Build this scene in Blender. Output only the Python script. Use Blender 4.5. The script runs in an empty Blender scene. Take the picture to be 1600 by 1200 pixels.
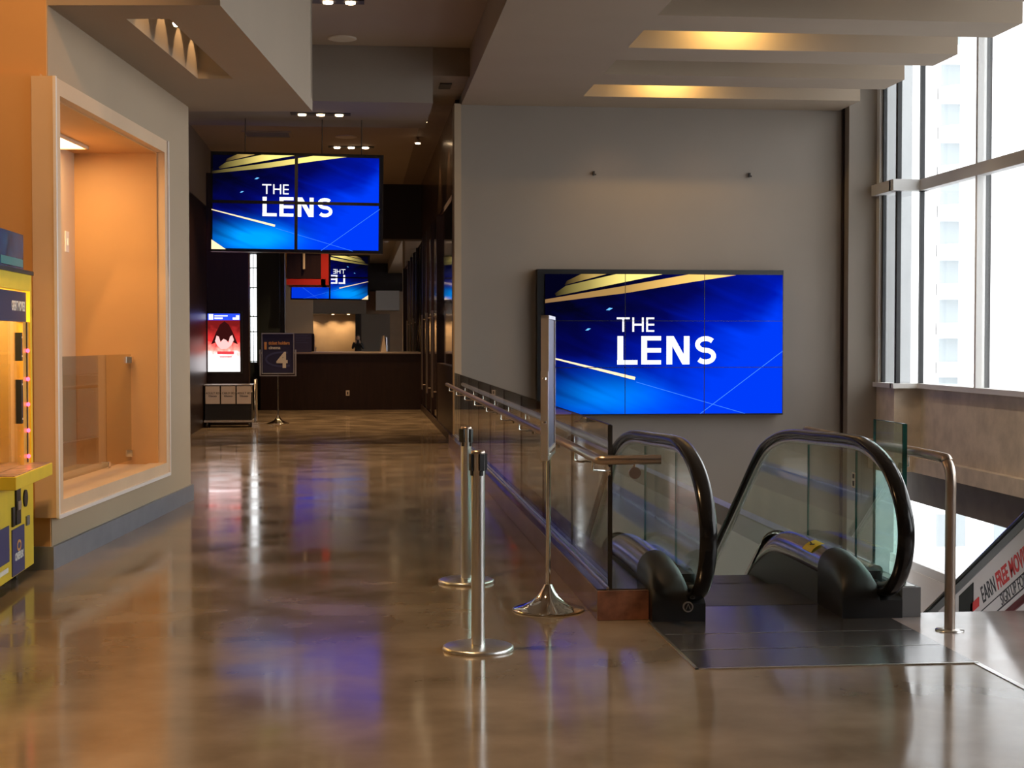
import bpy, bmesh, math, random
from mathutils import Vector, Matrix
random.seed(7)
C = bpy.context.scene
COL = C.collection
PI = math.pi

# ------------------------------------------------------------------ camera, sky, exposure
FPX = 2350.0
YAW = math.atan(240/2350); PITCH = math.atan(68/2350)
EYE = 1.55
cam = bpy.data.cameras.new('camera'); camo = bpy.data.objects.new('camera', cam); COL.objects.link(camo)
cam.sensor_width = 36; cam.lens = FPX/1600*36; cam.clip_start = 0.02; cam.clip_end = 600
camo.location = (0, 0, EYE); camo.rotation_euler = (PI/2-PITCH, 0, -YAW)
C.camera = camo
C.view_settings.view_transform = 'Standard'; C.view_settings.look = 'None'
C.view_settings.exposure = 0.42; C.view_settings.gamma = 1.0; C.view_settings.use_curve_mapping = False
w = bpy.data.worlds.new('overcast'); C.world = w; w.use_nodes = True
bgn = w.node_tree.nodes['Background']; bgn.inputs[0].default_value = (0.97, 0.98, 1.0, 1); bgn.inputs[1].default_value = 2.9
C.cycles.max_bounces = 12; C.cycles.glossy_bounces = 8; C.cycles.transparent_max_bounces = 24
C.cycles.diffuse_bounces = 5; C.cycles.sample_clamp_indirect = 6

WARM = (1.0, 0.62, 0.30)
def lamp(name, kind, loc, energy, color=WARM, aim=None, size=0.1, angle=70, blend=0.6, sy=None):
    l = bpy.data.lights.new(name, kind); l.energy = energy; l.color = color
    if kind == 'SPOT':
        l.spot_size = math.radians(angle); l.spot_blend = blend; l.shadow_soft_size = size
    elif kind == 'AREA':
        l.size = size
        if sy: l.shape = 'RECTANGLE'; l.size_y = sy
    else: l.shadow_soft_size = size
    o = bpy.data.objects.new(name, l); COL.objects.link(o); o.location = loc
    if aim is not None:
        d = Vector(aim)-Vector(loc); o.rotation_euler = d.to_track_quat('-Z', 'Y').to_euler()
    return o

def yawed(xc, d, z):            # a point given as metres right of / ahead of the eye, turned into world axes
    return Vector((xc*math.cos(YAW)+d*math.sin(YAW), d*math.cos(YAW)-xc*math.sin(YAW), z))

# ------------------------------------------------------------------ materials
def mat(name, col, rough=0.5, metal=0.0, noise=0.0, nscale=6.0, bump=0.0, bscale=60.0, rvar=0.0, spec=0.5, stretch=(1, 1, 1), coat=0.0, col2=None):
    m = bpy.data.materials.new(name); m.use_nodes = True
    nt = m.node_tree; b = nt.nodes['Principled BSDF']
    b.inputs['Base Color'].default_value = (*col, 1); b.inputs['Roughness'].default_value = rough
    b.inputs['Metallic'].default_value = metal; b.inputs['Specular IOR Level'].default_value = spec
    if coat: b.inputs['Coat Weight'].default_value = coat; b.inputs['Coat Roughness'].default_value = 0.06
    tc = nt.nodes.new('ShaderNodeTexCoord'); mp = nt.nodes.new('ShaderNodeMapping'); mp.inputs['Scale'].default_value = stretch
    nt.links.new(tc.outputs['Object'], mp.inputs[0])
    n = nt.nodes.new('ShaderNodeTexNoise'); n.inputs['Scale'].default_value = nscale; n.inputs['Detail'].default_value = 6
    nt.links.new(mp.outputs[0], n.inputs['Vector'])
    if noise or col2:
        r = nt.nodes.new('ShaderNodeMix'); r.data_type = 'RGBA'
        c2 = col2 if col2 else tuple(max(0, c*(1-noise)) for c in col)
        r.inputs['A'].default_value = (*c2, 1); r.inputs['B'].default_value = (*(col if col2 else tuple(min(1, c*(1+noise)) for c in col)), 1)
        cr = nt.nodes.new('ShaderNodeMapRange'); cr.inputs['From Min'].default_value = 0.35; cr.inputs['From Max'].default_value = 0.65
        nt.links.new(n.outputs['Fac'], cr.inputs[0]); nt.links.new(cr.outputs[0], r.inputs['Factor'])
        nt.links.new(r.outputs['Result'], b.inputs['Base Color'])
    if rvar:
        cr2 = nt.nodes.new('ShaderNodeMapRange'); cr2.inputs['From Min'].default_value = 0.3; cr2.inputs['From Max'].default_value = 0.7
        cr2.inputs['To Min'].default_value = max(0.02, rough-rvar); cr2.inputs['To Max'].default_value = rough+rvar
        nt.links.new(n.outputs['Fac'], cr2.inputs[0]); nt.links.new(cr2.outputs[0], b.inputs['Roughness'])
    if bump:
        n2 = nt.nodes.new('ShaderNodeTexNoise'); n2.inputs['Scale'].default_value = bscale; n2.inputs['Detail'].default_value = 3
        nt.links.new(mp.outputs[0], n2.inputs['Vector'])
        bp = nt.nodes.new('ShaderNodeBump'); bp.inputs['Strength'].default_value = bump; bp.inputs['Distance'].default_value = 0.01
        nt.links.new(n2.outputs['Fac'], bp.inputs['Height']); nt.links.new(bp.outputs[0], b.inputs['Normal'])
    return m

def emit(name, col, strength=1.0):
    m = bpy.data.materials.new(name); m.use_nodes = True; nt = m.node_tree
    nt.nodes.remove(nt.nodes['Principled BSDF'])
    e = nt.nodes.new('ShaderNodeEmission'); e.inputs[0].default_value = (*col, 1); e.inputs[1].default_value = strength
    nt.links.new(e.outputs[0], nt.nodes['Material Output'].inputs[0])
    return m

def glass(name, tint=(0.93, 0.97, 0.95), ior=1.5, boost=1.0):
    m = bpy.data.materials.new(name); m.use_nodes = True; nt = m.node_tree
    nt.nodes.remove(nt.nodes['Principled BSDF'])
    t = nt.nodes.new('ShaderNodeBsdfTransparent'); t.inputs[0].default_value = (*tint, 1)
    g = nt.nodes.new('ShaderNodeBsdfGlossy'); g.inputs['Roughness'].default_value = 0.0; g.inputs[0].default_value = (1, 1, 1, 1)
    # Schlick reflectance from the facing angle, the same for both sides of the pane
    lw = nt.nodes.new('ShaderNodeLayerWeight'); lw.inputs[0].default_value = 0.5
    pw = nt.nodes.new('ShaderNodeMath'); pw.operation = 'POWER'; pw.inputs[1].default_value = 5
    nt.links.new(lw.outputs['Facing'], pw.inputs[0])
    r0 = ((ior-1)/(ior+1))**2
    f = nt.nodes.new('ShaderNodeMath'); f.operation = 'MULTIPLY_ADD'; f.inputs[1].default_value = (1-r0)*boost; f.inputs[2].default_value = r0
    nt.links.new(pw.outputs[0], f.inputs[0])
    mx = nt.nodes.new('ShaderNodeMixShader')
    nt.links.new(f.outputs[0], mx.inputs[0]); nt.links.new(t.outputs[0], mx.inputs[1]); nt.links.new(g.outputs[0], mx.inputs[2])
    nt.links.new(mx.outputs[0], nt.nodes['Material Output'].inputs[0])
    return m

M = {}
M['floor'] = mat('polished_concrete', (0.25, 0.195, 0.138), 0.12, noise=0, col2=(0.15, 0.118, 0.083), nscale=1.8, bump=0.012, bscale=5, rvar=0.05, spec=0.26)
M['floor2'] = mat('pale_polished_tile', (0.42, 0.35, 0.32), 0.12, noise=0.10, nscale=2.0, bump=0.03, bscale=7, rvar=0.04)
M['plaster'] = mat('greige_plaster', (0.255, 0.218, 0.185), 0.75, noise=0.02, nscale=1.2, bump=0.05, bscale=150)
M['plaster_light'] = mat('beige_plaster', (0.40, 0.305, 0.205), 0.7, noise=0.02, nscale=1.0, bump=0.05, bscale=150)
M['ceiling'] = mat('ceiling_paint', (0.35, 0.28, 0.21), 0.8, noise=0.02, nscale=1.0)
M['ceiling_dark'] = mat('brown_ceiling_paint', (0.20, 0.15, 0.11), 0.7, noise=0.05)
M['maple'] = mat('orange_maple_laminate', (0.62, 0.34, 0.13), 0.5, noise=0.02, nscale=2)
M['sandstone'] = mat('tan_laminate', (0.66, 0.47, 0.30), 0.5, noise=0.04, nscale=2)
M['darkwood'] = mat('dark_stained_wood', (0.018, 0.0075, 0.0055), 0.35, noise=0.25, nscale=5, stretch=(4, 4, 0.3))
M['glosswood'] = mat('glossy_dark_brown_panel', (0.075, 0.045, 0.03), 0.22, noise=0.2, nscale=4, stretch=(6, 6, 0.2), coat=0.3)
M['darkglass'] = mat('black_glass', (0.012, 0.010, 0.010), 0.04, spec=1.0, coat=1.0)
M['nearblack'] = mat('near_black_paint', (0.018, 0.014, 0.012), 0.6)
M['teal_dark'] = mat('dark_teal_panel', (0.02, 0.03, 0.032), 0.5)
M['steel'] = mat('brushed_stainless', (0.82, 0.81, 0.79), 0.3, 1.0, noise=0.05, nscale=30, stretch=(1, 1, 0.05))
M['steel_warm'] = mat('satin_handrail_steel', (0.55, 0.46, 0.39), 0.32, 1.0, noise=0.04)
M['chrome'] = mat('polished_chrome', (0.86, 0.84, 0.80), 0.06, 1.0)
M['basegrey'] = mat('grey_metal_baseboard', (0.30, 0.31, 0.33), 0.42, 0.6, noise=0.05)
M['copper'] = mat('worn_copper_end_plate', (0.62, 0.27, 0.17), 0.36, 0.3, noise=0, col2=(0.27, 0.12, 0.085), nscale=9)
M['curb'] = mat('brown_brushed_metal_curb', (0.30, 0.22, 0.17), 0.22, 0.6, noise=0.2, nscale=3)
M['shoe'] = mat('dark_grey_steel', (0.18, 0.17, 0.17), 0.18, 0.9)
M['rubber'] = mat('black_rubber_handrail', (0.010, 0.009, 0.009), 0.18, spec=0.4, coat=0.1)
M['black'] = mat('matt_black_plastic', (0.015, 0.015, 0.016), 0.42)
M['blacksoft'] = mat('black_cloth', (0.012, 0.012, 0.014), 0.9)
M['skirt'] = mat('dark_grey_skirt', (0.045, 0.045, 0.048), 0.45)
M['deck'] = mat('escalator_deck_steel', (0.60, 0.57, 0.53), 0.2, 1.0, noise=0.05, nscale=10)
M['plate'] = mat('ribbed_landing_plate', (0.22, 0.21, 0.21), 0.2, 0.8, noise=0.06, nscale=5)
M['plate_dark'] = mat('comb_plate', (0.10, 0.095, 0.095), 0.4, 0.8, noise=0.1)
M['white_frame'] = mat('white_window_frame', (0.66, 0.66, 0.65), 0.5)
M['gasket'] = mat('black_gasket', (0.02, 0.022, 0.025), 0.5)
M['concrete'] = mat('raw_concrete', (0.60, 0.52, 0.42), 0.85, noise=0.12, nscale=4, bump=0.15, bscale=30)
M['concrete_dark'] = mat('dark_concrete', (0.14, 0.125, 0.115), 0.85, noise=0.1, nscale=3)
M['yellow'] = mat('yellow_cabinet_paint', (0.85, 0.62, 0.04), 0.35, noise=0.03)
M['navy'] = mat('navy_print', (0.05, 0.05, 0.16), 0.45)
M['navy_sign'] = mat('navy_sign_print', (0.028, 0.028, 0.09), 0.4)
M['ring'] = mat('sign_swirl_blue', (0.06, 0.07, 0.20), 0.4)
M['signorange'] = mat('sign_orange', (0.75, 0.36, 0.12), 0.5)
M['white'] = mat('white_print', (0.8, 0.78, 0.74), 0.5)
M['offwhite'] = mat('offwhite_card', (0.60, 0.52, 0.46), 0.6)
M['ink'] = mat('dark_ink', (0.05, 0.045, 0.05), 0.6)
M['redink'] = mat('red_ink', (0.65, 0.05, 0.05), 0.5)
M['banner'] = mat('white_banner_vinyl', (0.66, 0.60, 0.59), 0.4)
M['greytrim'] = mat('grey_trim', (0.25, 0.25, 0.26), 0.4, 0.5)
M['red'] = mat('red_lacquer', (0.42, 0.02, 0.015), 0.4)
M['mirror'] = mat('mirror_silver', (0.80, 0.79, 0.77), 0.008, 1.0)
M['glass'] = glass('clear_guard_glass')
M['glass_tint'] = glass('grey_guard_glass', (0.80, 0.80, 0.78))
M['glass_green'] = glass('green_edge_glass', (0.86, 0.95, 0.92))
M['winglass'] = glass('window_glass', (0.96, 0.97, 0.97), 1.35)
M['glassedge'] = mat('green_glass_edge', (0.02, 0.09, 0.07), 0.1)
M['glassedge_dark'] = mat('dark_glass_edge', (0.03, 0.025, 0.02), 0.1)
M['lampglow'] = emit('lamp_glow', (1.0, 0.72, 0.42), 22)
M['lampglow_soft'] = emit('lamp_glow_soft', (1.0, 0.70, 0.36), 7)
M['speaker'] = mat('speaker_grille', (0.62, 0.56, 0.46), 0.7)
M['vent'] = mat('vent_grey', (0.20, 0.18, 0.19), 0.6)
M['skin'] = mat('skin', (0.55, 0.32, 0.22), 0.55)
M['hair'] = mat('hair', (0.06, 0.045, 0.035), 0.7)
M['building_white'] = mat('white_render', (0.92, 0.92, 0.92), 0.8)
M['building_grey'] = mat('grey_concrete_facade', (0.27, 0.28, 0.285), 0.8, noise=0.04, nscale=1)
M['building_glass'] = mat('facade_glass', (0.38, 0.42, 0.44), 0.5)
M['ground'] = mat('pale_paving', (0.5, 0.5, 0.5), 0.8)
M['brush_white'] = mat('thin_white_edge', (0.78, 0.72, 0.68), 0.35)

# ------------------------------------------------------------------ mesh helpers
class MB:
    def __init__(s): s.v = []; s.f = []; s.smooth = []
    def add(s, vs, fs, smooth=False):
        n = len(s.v); s.v += [tuple(v) for v in vs]
        for f in fs: s.f.append([i+n for i in f]); s.smooth.append(smooth)
        return s
    def box(s, x0, x1, y0, y1, z0, z1):
        vs = [(x, y, z) for z in (z0, z1) for (x, y) in ((x0, y0), (x1, y0), (x1, y1), (x0, y1))]
        return s.add(vs, [(3, 2, 1, 0), (4, 5, 6, 7), (0, 1, 5, 4), (1, 2, 6, 5), (2, 3, 7, 6), (3, 0, 4, 7)])
    def prism(s, pts, axis, a, b):
        """pts: 2-D outline; extruded along axis from a to b"""
        def P(p, t):
            return {'x': (t, p[0], p[1]), 'y': (p[0], t, p[1]), 'z': (p[0], p[1], t)}[axis]
        n = len(pts)
        vs = [P(p, a) for p in pts]+[P(p, b) for p in pts]
        fs = [list(range(n))[::-1], list(range(n, 2*n))]+[(i, (i+1) % n, n+(i+1) % n, n+i) for i in range(n)]
        return s.add(vs, fs)
    def tube(s, path, r, seg=12, closed=False, ry=None):
        path = [Vector(p) for p in path]; n = len(path); rings = []
        up = Vector((0, 0, 1))
        for i, p in enumerate(path):
            a = path[max(i-1, 0)]; b = path[min(i+1, n-1)]
            if closed: a = path[(i-1) % n]; b = path[(i+1) % n]
            t = (b-a).normalized()
            ref = up if abs(t.z) < 0.95 else Vector((0, 1, 0))
            if ry is not None: ref = Vector((1, 0, 0))
            u = t.cross(ref).normalized(); v = u.cross(t).normalized()
            rr = r[i] if isinstance(r, (list, tuple)) else r
            r2 = rr if ry is None else ry
            rings.append([p+u*math.cos(2*PI*k/seg)*rr+v*math.sin(2*PI*k/seg)*r2 for k in range(seg)])
        vs = [q for ring in rings for q in ring]; fs = []
        m = n if closed else n-1
        for i in range(m):
            for k in range(seg):
                j = (i+1) % n
                fs.append((i*seg+k, i*seg+(k+1) % seg, j*seg+(k+1) % seg, j*seg+k))
        s.add(vs, fs, True)
        if not closed:
            s.add(rings[0], [list(range(seg))[::-1]]); s.add(rings[-1], [list(range(seg))])
        return s
    def lathe(s, prof, c=(0, 0, 0), seg=40):
        """prof: (r,z) pairs from bottom to top, about a vertical axis through c"""
        vs = []; fs = []
        for r, z in prof:
            for k in range(seg):
                a = 2*PI*k/seg; vs.append((c[0]+r*math.cos(a), c[1]+r*math.sin(a), c[2]+z))
        for i in range(len(prof)-1):
            for k in range(seg):
                fs.append((i*seg+k, i*seg+(k+1) % seg, (i+1)*seg+(k+1) % seg, (i+1)*seg+k))
        s.add(vs, fs, True)
        n = (len(prof)-1)*seg
        s.add(vs[:seg], [list(range(seg))[::-1]]); s.add(vs[n:n+seg], [list(range(seg))])
        return s
    def ribbon(s, pts, w, axis='y', a=0, b=0.002):
        """flat stroke of width w along 2-D points, extruded between a and b"""
        pts = [Vector(p) for p in pts]; L = []; R = []
        for i, p in enumerate(pts):
            t = (pts[min(i+1, len(pts)-1)]-pts[max(i-1, 0)]).normalized(); nrm = Vector((-t.y, t.x))
            ww = w[i] if isinstance(w, (list, tuple)) else w
            L.append(p+nrm*ww/2); R.append(p-nrm*ww/2)
        for i in range(len(pts)-1):
            s.prism([tuple(R[i]), tuple(R[i+1]), tuple(L[i+1]), tuple(L[i])], axis, a, b)
        return s
    def build(s, name, m, parent=None, bevel=0.0, bseg=2):
        me = bpy.data.meshes.new(name); me.from_pydata(s.v, [], s.f); me.validate()
        if len(me.polygons) == len(s.smooth):
            me.polygons.foreach_set('use_smooth', s.smooth)
        bm = bmesh.new(); bm.from_mesh(me); bmesh.ops.recalc_face_normals(bm, faces=bm.faces); bm.to_mesh(me); bm.free()
        me.materials.append(M[m] if isinstance(m, str) else m)
        o = bpy.data.objects.new(name, me); COL.objects.link(o)
        if parent is not None: o.parent = parent
        if bevel:
            bv = o.modifiers.new('bevel', 'BEVEL'); bv.width = bevel; bv.segments = bseg; bv.limit_method = 'ANGLE'
        return o

def tag(o, label=None, cat=None, group=None, kind=None):
    if label: o['label'] = label
    if cat: o['category'] = cat
    if group: o['group'] = group
    if kind: o['kind'] = kind
    return o
def thing(name, label, cat, loc=(0, 0, 0), rz=0, group=None):
    o = bpy.data.objects.new(name, None); COL.objects.link(o); o.empty_display_size = 0.1
    o.location = loc; o.rotation_euler = (0, 0, rz)
    return tag(o, label, cat, group)
def struct(name, mb, m, rz=0, label=None, bevel=0, parent=None):
    o = mb.build(name, m, parent, bevel)
    if parent is None: o['kind'] = 'structure'; o.rotation_euler = (0, 0, rz)
    if label: o['label'] = label
    return o
def dup(root, loc, rz=0, label=None):
    def cp(o, parent):
        c = o.copy(); COL.objects.link(c); c.parent = parent
        for ch in [x for x in KIDS(o)]: cp(ch, c)
        return c
    r = cp(root, None); r.location = loc; r.rotation_euler = (0, 0, rz)
    if label: r['label'] = label
    return r
def KIDS(o): return [x for x in bpy.data.objects if x.parent == o]

def text(name, s, size, m, parent, loc, rot=(PI/2, 0, 0), align='CENTER', bold=0.0, sx=1.0, ext=0.0008):
    cu = bpy.data.curves.new(name, 'FONT'); cu.body = s; cu.size = size; cu.align_x = align; cu.align_y = 'CENTER'
    cu.extrude = ext; cu.offset = bold; cu.resolution_u = 3
    t = bpy.data.objects.new(name, cu); COL.objects.link(t)
    dg = bpy.context.evaluated_depsgraph_get(); me = bpy.data.meshes.new_from_object(t.evaluated_get(dg))
    bpy.data.objects.remove(t); bpy.data.curves.remove(cu)
    me.transform(Matrix.Translation(loc) @ Matrix(rot.to_matrix().to_4x4() if hasattr(rot, 'to_matrix') else __import__('mathutils').Euler(rot).to_matrix().to_4x4()) @ Matrix.Diagonal((sx, 1, 1, 1)))
    me.materials.clear(); me.materials.append(M[m] if isinstance(m, str) else m)
    o = bpy.data.objects.new(name, me); COL.objects.link(o); o.parent = parent
    return o

# ------------------------------------------------------------------ structure: floors
LOW = -5.5
b = MB()
b.box(-9, 1.6, -9, 36, -0.4, 0); b.box(1.6, 2.95, -9, 6.93, -0.4, 0)
struct('floor', b, 'floor', label='polished brown concrete floor')
b = MB().box(2.95, 8.1, -9, 8.25, -0.4, 0)
struct('floor_right', b, 'floor2', label='pale polished floor beside the landing')
struct('floor_lower', MB().box(-1, 8.6, 5, 24, LOW-0.3, LOW), 'floor2', label='floor of the level below the escalators')
tag(MB().box(2.935, 2.965, -9, 6.93, -0.01, 0.004).build('floor_divider', 'steel'), 'thin metal divider strip running from the landing plate corner', 'floor strip')
# left edge wall of the escalator well
struct('wall_well_side', MB().box(1.3, 1.6, 8.3, 22.1, LOW, -0.4), 'plaster')
struct('wall_well_front', MB().box(1.6, 8.1, 5.0, 5.2, LOW, -0.4), 'plaster')

# ------------------------------------------------------------------ structure: screen wall, pilaster, window wall
struct('wall_back', MB().box(1.50, 7.24, 22.1, 22.4, LOW, 6.2), 'plaster', label='greige wall behind the escalators that carries the large display')
struct('trim_1', MB().box(7.24, 7.275, 22.05, 22.35, LOW, 6.2), 'darkwood', label='narrow brown reveal at the right end of the display wall')
struct('wall_pilaster', MB().box(7.275, 7.72, 21.85, 22.4, LOW, 6.2), 'plaster', label='pilaster between display wall and windows')
struct('trim_2', MB().box(1.40, 1.50, 21.98, 22.4, 0, 5.0), 'plaster_light', label='pale vertical edge trim where corridor meets display wall')

def wall_window():
    SILL = 0.86
    # section A  X=7.7  (Y 21.1..22)   jog at Y=21.1   section B  X=8.1 toward the camera
    conc = MB()
    conc.box(7.72, 8.6, 21.1, 22.4, -0.14, SILL); conc.box(8.12, 8.6, -9, 21.1, -0.14, SILL)
    struct('wall_right', conc, 'concrete', label='board-marked concrete apron under the tall windows')
    c2 = MB(); c2.box(8.0, 8.6, -9, 21.1, -0.36, -0.14); c2.box(7.6, 8.6, 21.1, 22.4, -0.36, -0.14)
    struct('trim_3', c2, 'concrete', label='projecting concrete ledge below the apron')
    c3 = MB(); c3.box(8.14, 8.6, -9, 22.4, -0.82, -0.36); struct('wall_right_near', MB().box(8.12, 8.6, -9, 2.2, 0.86, 6.2), 'plaster', label='solid wall between the windows and the rear wall')  # near wall is added out of view to cut the window light
    struct('wall_right_beam', c3, 'concrete_dark', label='dark floor edge beam above the lower windows')
    s1 = MB(); s1.box(7.66, 7.80, 21.06, 22.0, SILL, SILL+0.07); s1.box(7.66, 8.2, 20.98, 21.12, SILL, SILL+0.07); s1.box(8.02, 8.2, 2.2, 21.1, SILL, SILL+0.07)
    struct('window_1_sill', s1, 'white_frame')
    root = bpy.data.objects.new('window_1', None); COL.objects.link(root); tag(root, 'tall white framed window wall above the concrete apron', None, kind='structure')
    fr = MB()
    for z0, z1 in ((3.70, 3.86),):
        fr.box(7.62, 7.78, 21.04, 22.0, z0, z1); fr.box(7.62, 8.16, 20.92, 21.1, z0, z1); fr.box(8.02, 8.16, 2.2, 21.1, z0, z1)
    fr.box(7.70, 7.80, 21.72, 21.98, SILL, 6.2)
    ys = [18.98, 16.9, 14.8, 12.7, 10.6, 8.5, 6.4, 4.3]
    for y in ys: fr.box(8.03, 8.15, y-0.03, y+0.03, SILL, 6.2)
    fr.build('window_frame', 'white_frame', root)
    g = MB()
    g.box(7.74, 7.79, 21.66, 21.72, SILL, 6.2); g.box(7.74, 7.80, 21.08, 21.16, SILL, 6.2); g.box(8.08, 8.14, 21.06, 21.12, SILL, 6.2)
    for y in ys: g.box(8.15, 8.22, y-0.035, y+0.035, SILL, 6.2)
    g.build('gasket', 'gasket', root)
    p = MB(); p.box(7.76, 7.77, 21.12, 21.75, SILL, 6.2); p.box(7.76, 8.12, 21.10, 21.11, SILL, 6.2); p.box(8.11, 8.12, 2.2, 21.1, SILL, 6.2)
    p.build('window_pane', 'winglass', root)
    # lower storey windows
    root = bpy.data.objects.new('window_2', None); COL.objects.link(root); tag(root, 'row of lower level windows below the dark beam', None, kind='structure')
    fr = MB(); fr.box(8.15, 8.3, 5, 22.4, -1.85, -1.72)
    for y in (18.15, 16.9, 15.2, 21.9, 13.4, 11.5, 9.5): fr.box(8.15, 8.28, y-0.04, y+0.04, -1.8, -0.8)
    fr.build('window_frame', 'white_frame', root)
    MB().box(8.2, 8.21, 5, 22.4, -1.8, -0.8).build('window_pane', 'winglass', root)
    struct('wall_lower_right', MB().box(8.14, 8.6, 5, 22.4, LOW, -1.85), 'building_white')
wall_window()
struct('wall_slab_edge', MB().box(2.95, 8.14, 8.25, 8.29, -0.4, -0.012), 'white_frame')

# ------------------------------------------------------------------ structure: left block (turned with the yaw), soffit
rz = -YAW
b = MB()
b.box(-4.3, -3.12, 10.165, 14.57, 0, 0.40); b.box(-4.3, -3.12, 10.165, 14.57, 3.26, 3.8)
b.box(-4.3, -3.12, 10.165, 10.22, 0.40, 3.26); b.box(-4.3, -3.12, 13.32, 14.57, 0.40, 3.26)
struct('wall_left', b, 'plaster_light', rz, 'beige wall block holding the lit alcove')
b = MB().box(-9.2, -3.125, 10.15, 10.22, 0, 5.5)
struct('wall_left_front', b, 'maple', rz, 'orange lit wall behind the yellow prize machine')
b = MB().box(-9.2, -3.15, 10.09, 10.15, 0.37, 3.33)
struct('trim_4', b, 'maple', rz, 'raised orange panel on the wall behind the prize machine')
b = MB(); b.box(-3.95, -3.84, 10.22, 13.32, 0.40, 3.26)
struct('wall_alcove_back', b, 'sandstone', rz, 'pale rear wall of the alcove')
b = MB(); b.box(-3.84, -3.12, 13.24, 13.32, 0.40, 3.26); b.box(-3.84, -3.12, 10.225, 10.27, 0.40, 3.26)
struct('wall_alcove_end', b, 'maple', rz, 'orange end wall of the alcove')
b = MB(); b.box(-3.84, -3.12, 10.27, 13.24, 3.19, 3.26)
struct('ceiling_alcove', b, 'maple', rz)
b = MB(); b.box(-3.84, -3.12, 10.27, 13.24, 0.40, 0.46)
struct('floor_alcove', b, 'sandstone', rz)
fr = MB()
o0, o1, p0, p1 = 10.06, 13.36, 0.36, 3.31; i0, i1, q0, q1 = 10.20, 13.26, 0.47, 3.20
fr.box(-3.2, -3.05, o0, i0, p0, p1); fr.box(-3.2, -3.05, i1, o1, p0, p1)
fr.box(-3.2, -3.05, i0, i1, p0, q0); fr.box(-3.2, -3.05, i0, i1, q1, p1)
t = struct('trim_6', fr, 'sandstone', rz, 'projecting tan frame around the lit alcove in the left wall')
ed = MB(); ed.box(-3.055, -3.035, o0-0.008, o0+0.02, p0, p1); ed.box(-3.055, -3.035, o0, o1, p0-0.008, p0+0.018); ed.box(-3.055, -3.035, o1-0.02, o1+0.008, p0, p1)
tag(ed.build('edge_strip', 'brush_white', t), 'white edge strip')
# glass guard in the alcove
t = thing('alcove_glass_guard', 'low grey glass guard standing inside the lit alcove', 'glass guard', (0, 0, 0), rz)
MB().box(-3.36, -3.35, 10.3, 12.4, 0.50, 1.43).build('glass_panel', 'glass_tint', t)
MB().box(-3.36, -3.35, 12.42, 13.22, 0.50, 1.43).build('glass_panel', 'glass_tint', t)
for y, z in ((12.41, 0.52), (13.19, 0.56), (13.19, 1.38)):
    MB().box(-3.385, -3.325, y-0.035, y+0.035, z-0.03, z+0.03).build('clamp', 'chrome', t, 0.004)
t = thing('alcove_light', 'recessed square light glowing in the alcove ceiling', 'ceiling light', (0, 0, 0), rz)
fm = MB(); fm.box(-3.84, -3.82, 11.5, 12.78, 3.165, 3.19); fm.box(-3.60, -3.58, 11.5, 12.78, 3.165, 3.19); fm.box(-3.84, -3.58, 12.76, 12.78, 3.165, 3.19); fm.box(-3.84, -3.58, 11.5, 11.52, 3.165, 3.19)
fm.build('frame', 'sandstone', t)
MB().box(-3.82, -3.60, 11.52, 12.76, 3.175, 3.188).build('diffuser', 'lampglow_soft', t)
lamp('alcove_glow', 'AREA', yawed(-3.70, 12.35, 3.15), 17, (1.0, 0.62, 0.26), yawed(-3.74, 12.4, 0), 0.16, sy=0.7)
tag(MB().box(-3.60, -3.5, 10.9, 10.93, 3.18, 3.192).build('slot_diffuser', 'nearblack'), 'short dark slot in the alcove ceiling', 'vent').rotation_euler = (0, 0, rz)
t = thing('wall_switch', 'small light switch plate on the alcove rear wall', 'switch', yawed(-3.84, 12.99, 2.4), rz)
MB().box(0, 0.01, -0.05, 0.05, -0.09, 0.09).build('plate', 'brush_white', t, 0.003)
MB().box(0.01, 0.02, -0.012, 0.012, -0.03, 0.03).build('toggle', 'white', t)
b = MB(); b.box(-3.122, -3.095, 10.15, 14.6, 0, 0.155); b.box(-3.122, -4.3, 14.57, 14.6, 0, 0.155); b.box(-9.2, -3.095, 10.12, 10.149, 0, 0.155)
struct('baseboard_left', b, 'basegrey', rz, 'grey metal baseboard of the left wall')

# soffit A with light trough
b = MB()
ZS = 3.8
b.box(-3.4, -2.70, 10.17, 14.85, ZS, ZS+0.12); b.box(-2.40, -1.96, 10.17, 14.85, ZS, ZS+0.12)
b.box(-2.70, -2.40, 10.17, 10.6, ZS, ZS+0.12); b.box(-2.70, -2.40, 13.0, 14.85, ZS, ZS+0.12)
b.box(-2.09, -1.96, 10.17, 14.85, ZS+0.12, 5.55); b.box(-3.4, -1.96, 10.17, 10.27, ZS+0.12, 5.55); b.box(-3.4, -1.96, 14.72, 14.85, ZS+0.12, 5.55)
b.box(-2.72, -2.70, 10.6, 13.0, ZS+0.12, ZS+0.75); b.box(-2.42, -2.40, 10.6, 13.0, ZS+0.12, ZS+0.75); b.box(-2.72, -2.40, 13.0, 13.02, ZS+0.12, ZS+0.75); b.box(-2.72, -2.40, 10.58, 10.6, ZS+0.12, ZS+0.75)
struct('ceiling_soffit', b, 'ceiling', rz, 'dropped ceiling box with a light trough above the left wall')
b = MB().box(-2.72, -2.40, 10.58, 13.02, ZS+0.75, ZS+0.77)
struct('ceiling_trough_top', b, 'nearblack', rz)
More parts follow.
